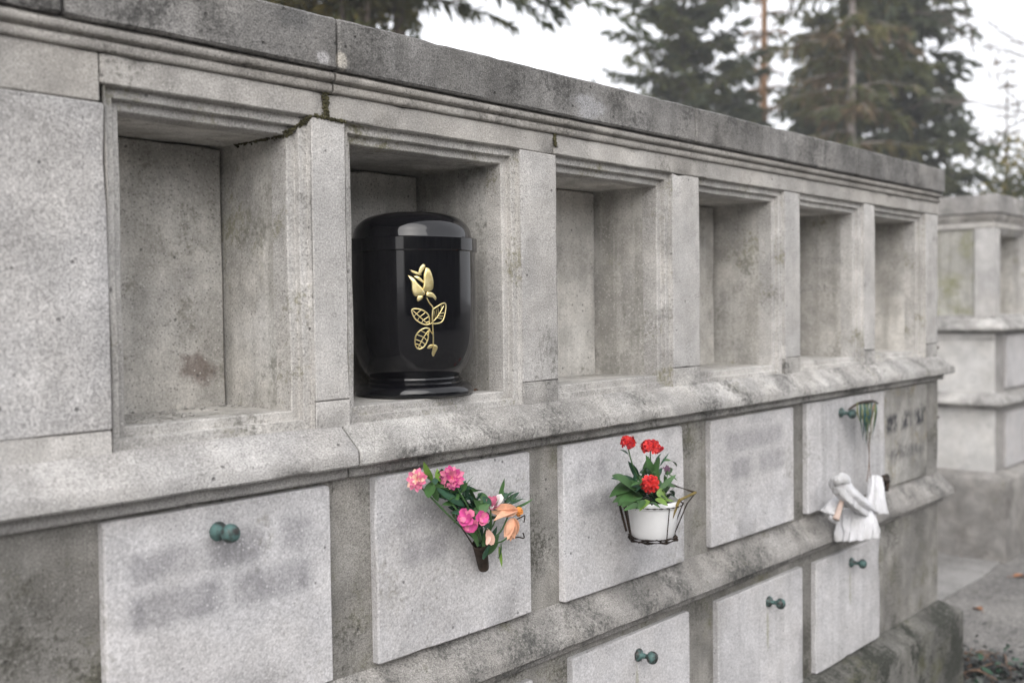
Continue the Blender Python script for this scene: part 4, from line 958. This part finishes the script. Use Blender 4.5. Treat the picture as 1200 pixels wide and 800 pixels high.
# bare twigs entering from the right
rnd = random.Random(77); bt = thing('bare_tree', far(1290, 12), 'bare tree whose thin leafless twigs reach in at the top right corner', 'tree'); b0 = base_of(bt)
bm = bmesh.new(); tube(bm, [b0, b0+Vector((.05, 0, 2.5)), b0+Vector((.0, .05, 5.5))], [.12, .09, .04], 8)
def limb(p, d, L, r, lev):
    pts = [p]
    for i in range(6): pts.append(pts[-1]+(d+rvec(rnd, .22)).normalized()*L/6)
    tube(bm, pts, [max(.0025, r*(1-i/7)) for i in range(7)], 5, False)
    if lev:
        for i in (2, 3, 4, 5, 6):
            limb(pts[i], (d+rvec(rnd, .6)).normalized(), L*rnd.uniform(.35, .6), r*.5, lev-1)
for z, v in ((3.6, 20), (3.9, 40), (4.4, 10), (3.2, 70), (4.9, 0)):
    limb(b0+Vector((0, 0, z)), (-rdir+Vector((0, 0, .12))).normalized(), 1.3, .02, 2)
    limb(b0+Vector((0, 0, z+.2)), (rdir*.6+fdir+Vector((0, 0, .3))).normalized(), 1.3, .02, 1)
obj('trunk', bm, BK['grey'], bt, smooth=180)

# faint incised letters on the right-hand wall of the fifth niche (the wall faces -X)
pxw = (3.787-.055)*S
for body, (u0, v0, u1, v1) in (('ATELIE', (951, 309, 989, 309)), ('KRANEE', (938, 342, 989, 341))):
    def onx(u, v):
        d = ray(u, v); return CAM+d*((pxw-CAM.x)/d.x)
    a, b = onx(u1, v1), onx(u0, v0)     # reading runs from the back (left in view) to the front
    me = text_mesh(body, .05, .0005)
    w = max(v.co.x for v in me.vertices); sc = (a-b).length/w
    off = CB
    bm = bmesh.new(); bm.from_mesh(me)
    for v in bm.verts:
        x, y, z = v.co
        q = b+(a-b)*(x/w)+Vector((0, 0, y*min(sc, 1.)*.9)); q.x = pxw-.0012-z; v.co = q
    o = obj('inscription', bm, M['incise'], col, smooth=0)

# ------------------------------------------------------------------ added pale volume
bm = bmesh.new(); bmesh.ops.create_cube(bm, size=1, matrix=Matrix.Translation((10, 12, 7.5)) @ Matrix.Diagonal((90, 90, 17, 1)))  # volume added to lighten the dark trees
hm = bpy.data.materials.new('added_haze'); hm.use_nodes = True; hn = hm.node_tree; hn.nodes.clear()
ho = hn.nodes.new('ShaderNodeOutputMaterial'); hv = hn.nodes.new('ShaderNodeVolumePrincipled'); hv.inputs['Density'].default_value = ADDED_HAZE; hv.inputs['Color'].default_value = (.9, .91, .93, 1); hn.links.new(hv.outputs[0], ho.inputs['Volume'])
tag(obj('added_haze', bm, hm, None, smooth=0), 'thin pale volume added to lighten the trees', 'added_haze', kind='stuff')
# ------------------------------------------------------------------ light
w = bpy.data.worlds.new('World'); scene.world = w; w.use_nodes = True
nt = w.node_tree; nt.nodes.clear()
SUN_EL, SUN_AZ = R_(36), R_(222)      # direction the light comes from, in the XY plane, counter-clockwise from +X
sky = nt.nodes.new('ShaderNodeTexSky'); sky.sky_type = 'NISHITA'; sky.sun_disc = False; sky.sun_elevation = SUN_EL; sky.sun_rotation = PI/2-SUN_AZ
sky.air_density = 1.0; sky.dust_density = 4.0; sky.ozone_density = 1.0
hs = nt.nodes.new('ShaderNodeHueSaturation'); hs.inputs['Saturation'].default_value = .35; hs.inputs['Value'].default_value = 1.0
bg = nt.nodes.new('ShaderNodeBackground'); bg.inputs['Strength'].default_value = .15; wo = nt.nodes.new('ShaderNodeOutputWorld')
cl = nt.nodes.new('ShaderNodeMix'); cl.data_type = 'RGBA'; cl.inputs[0].default_value = .72     # high white overcast over the clear sky
cl.inputs[7].default_value = (6.75, 6.78, 7.05, 1)
nt.links.new(sky.outputs[0], hs.inputs['Color']); nt.links.new(hs.outputs[0], cl.inputs[6]); nt.links.new(cl.outputs[2], bg.inputs[0]); nt.links.new(bg.outputs[0], wo.inputs[0])
sl = bpy.data.lights.new('sun', 'SUN'); sl.energy = 1.3; sl.angle = R_(60); sl.color = (1, .975, .95); so = bpy.data.objects.new('sun', sl); COL.objects.link(so)
sd = Vector((math.cos(SUN_AZ)*math.cos(SUN_EL), math.sin(SUN_AZ)*math.cos(SUN_EL), math.sin(SUN_EL)))
so.rotation_euler = sd.to_track_quat('Z', 'Y').to_euler(); so.location = (0, 0, 20)
vs_ = scene.view_settings; vs_.view_transform = 'Standard'; vs_.look = 'None'; vs_.exposure = .84; vs_.gamma = 1; vs_.use_curve_mapping = False
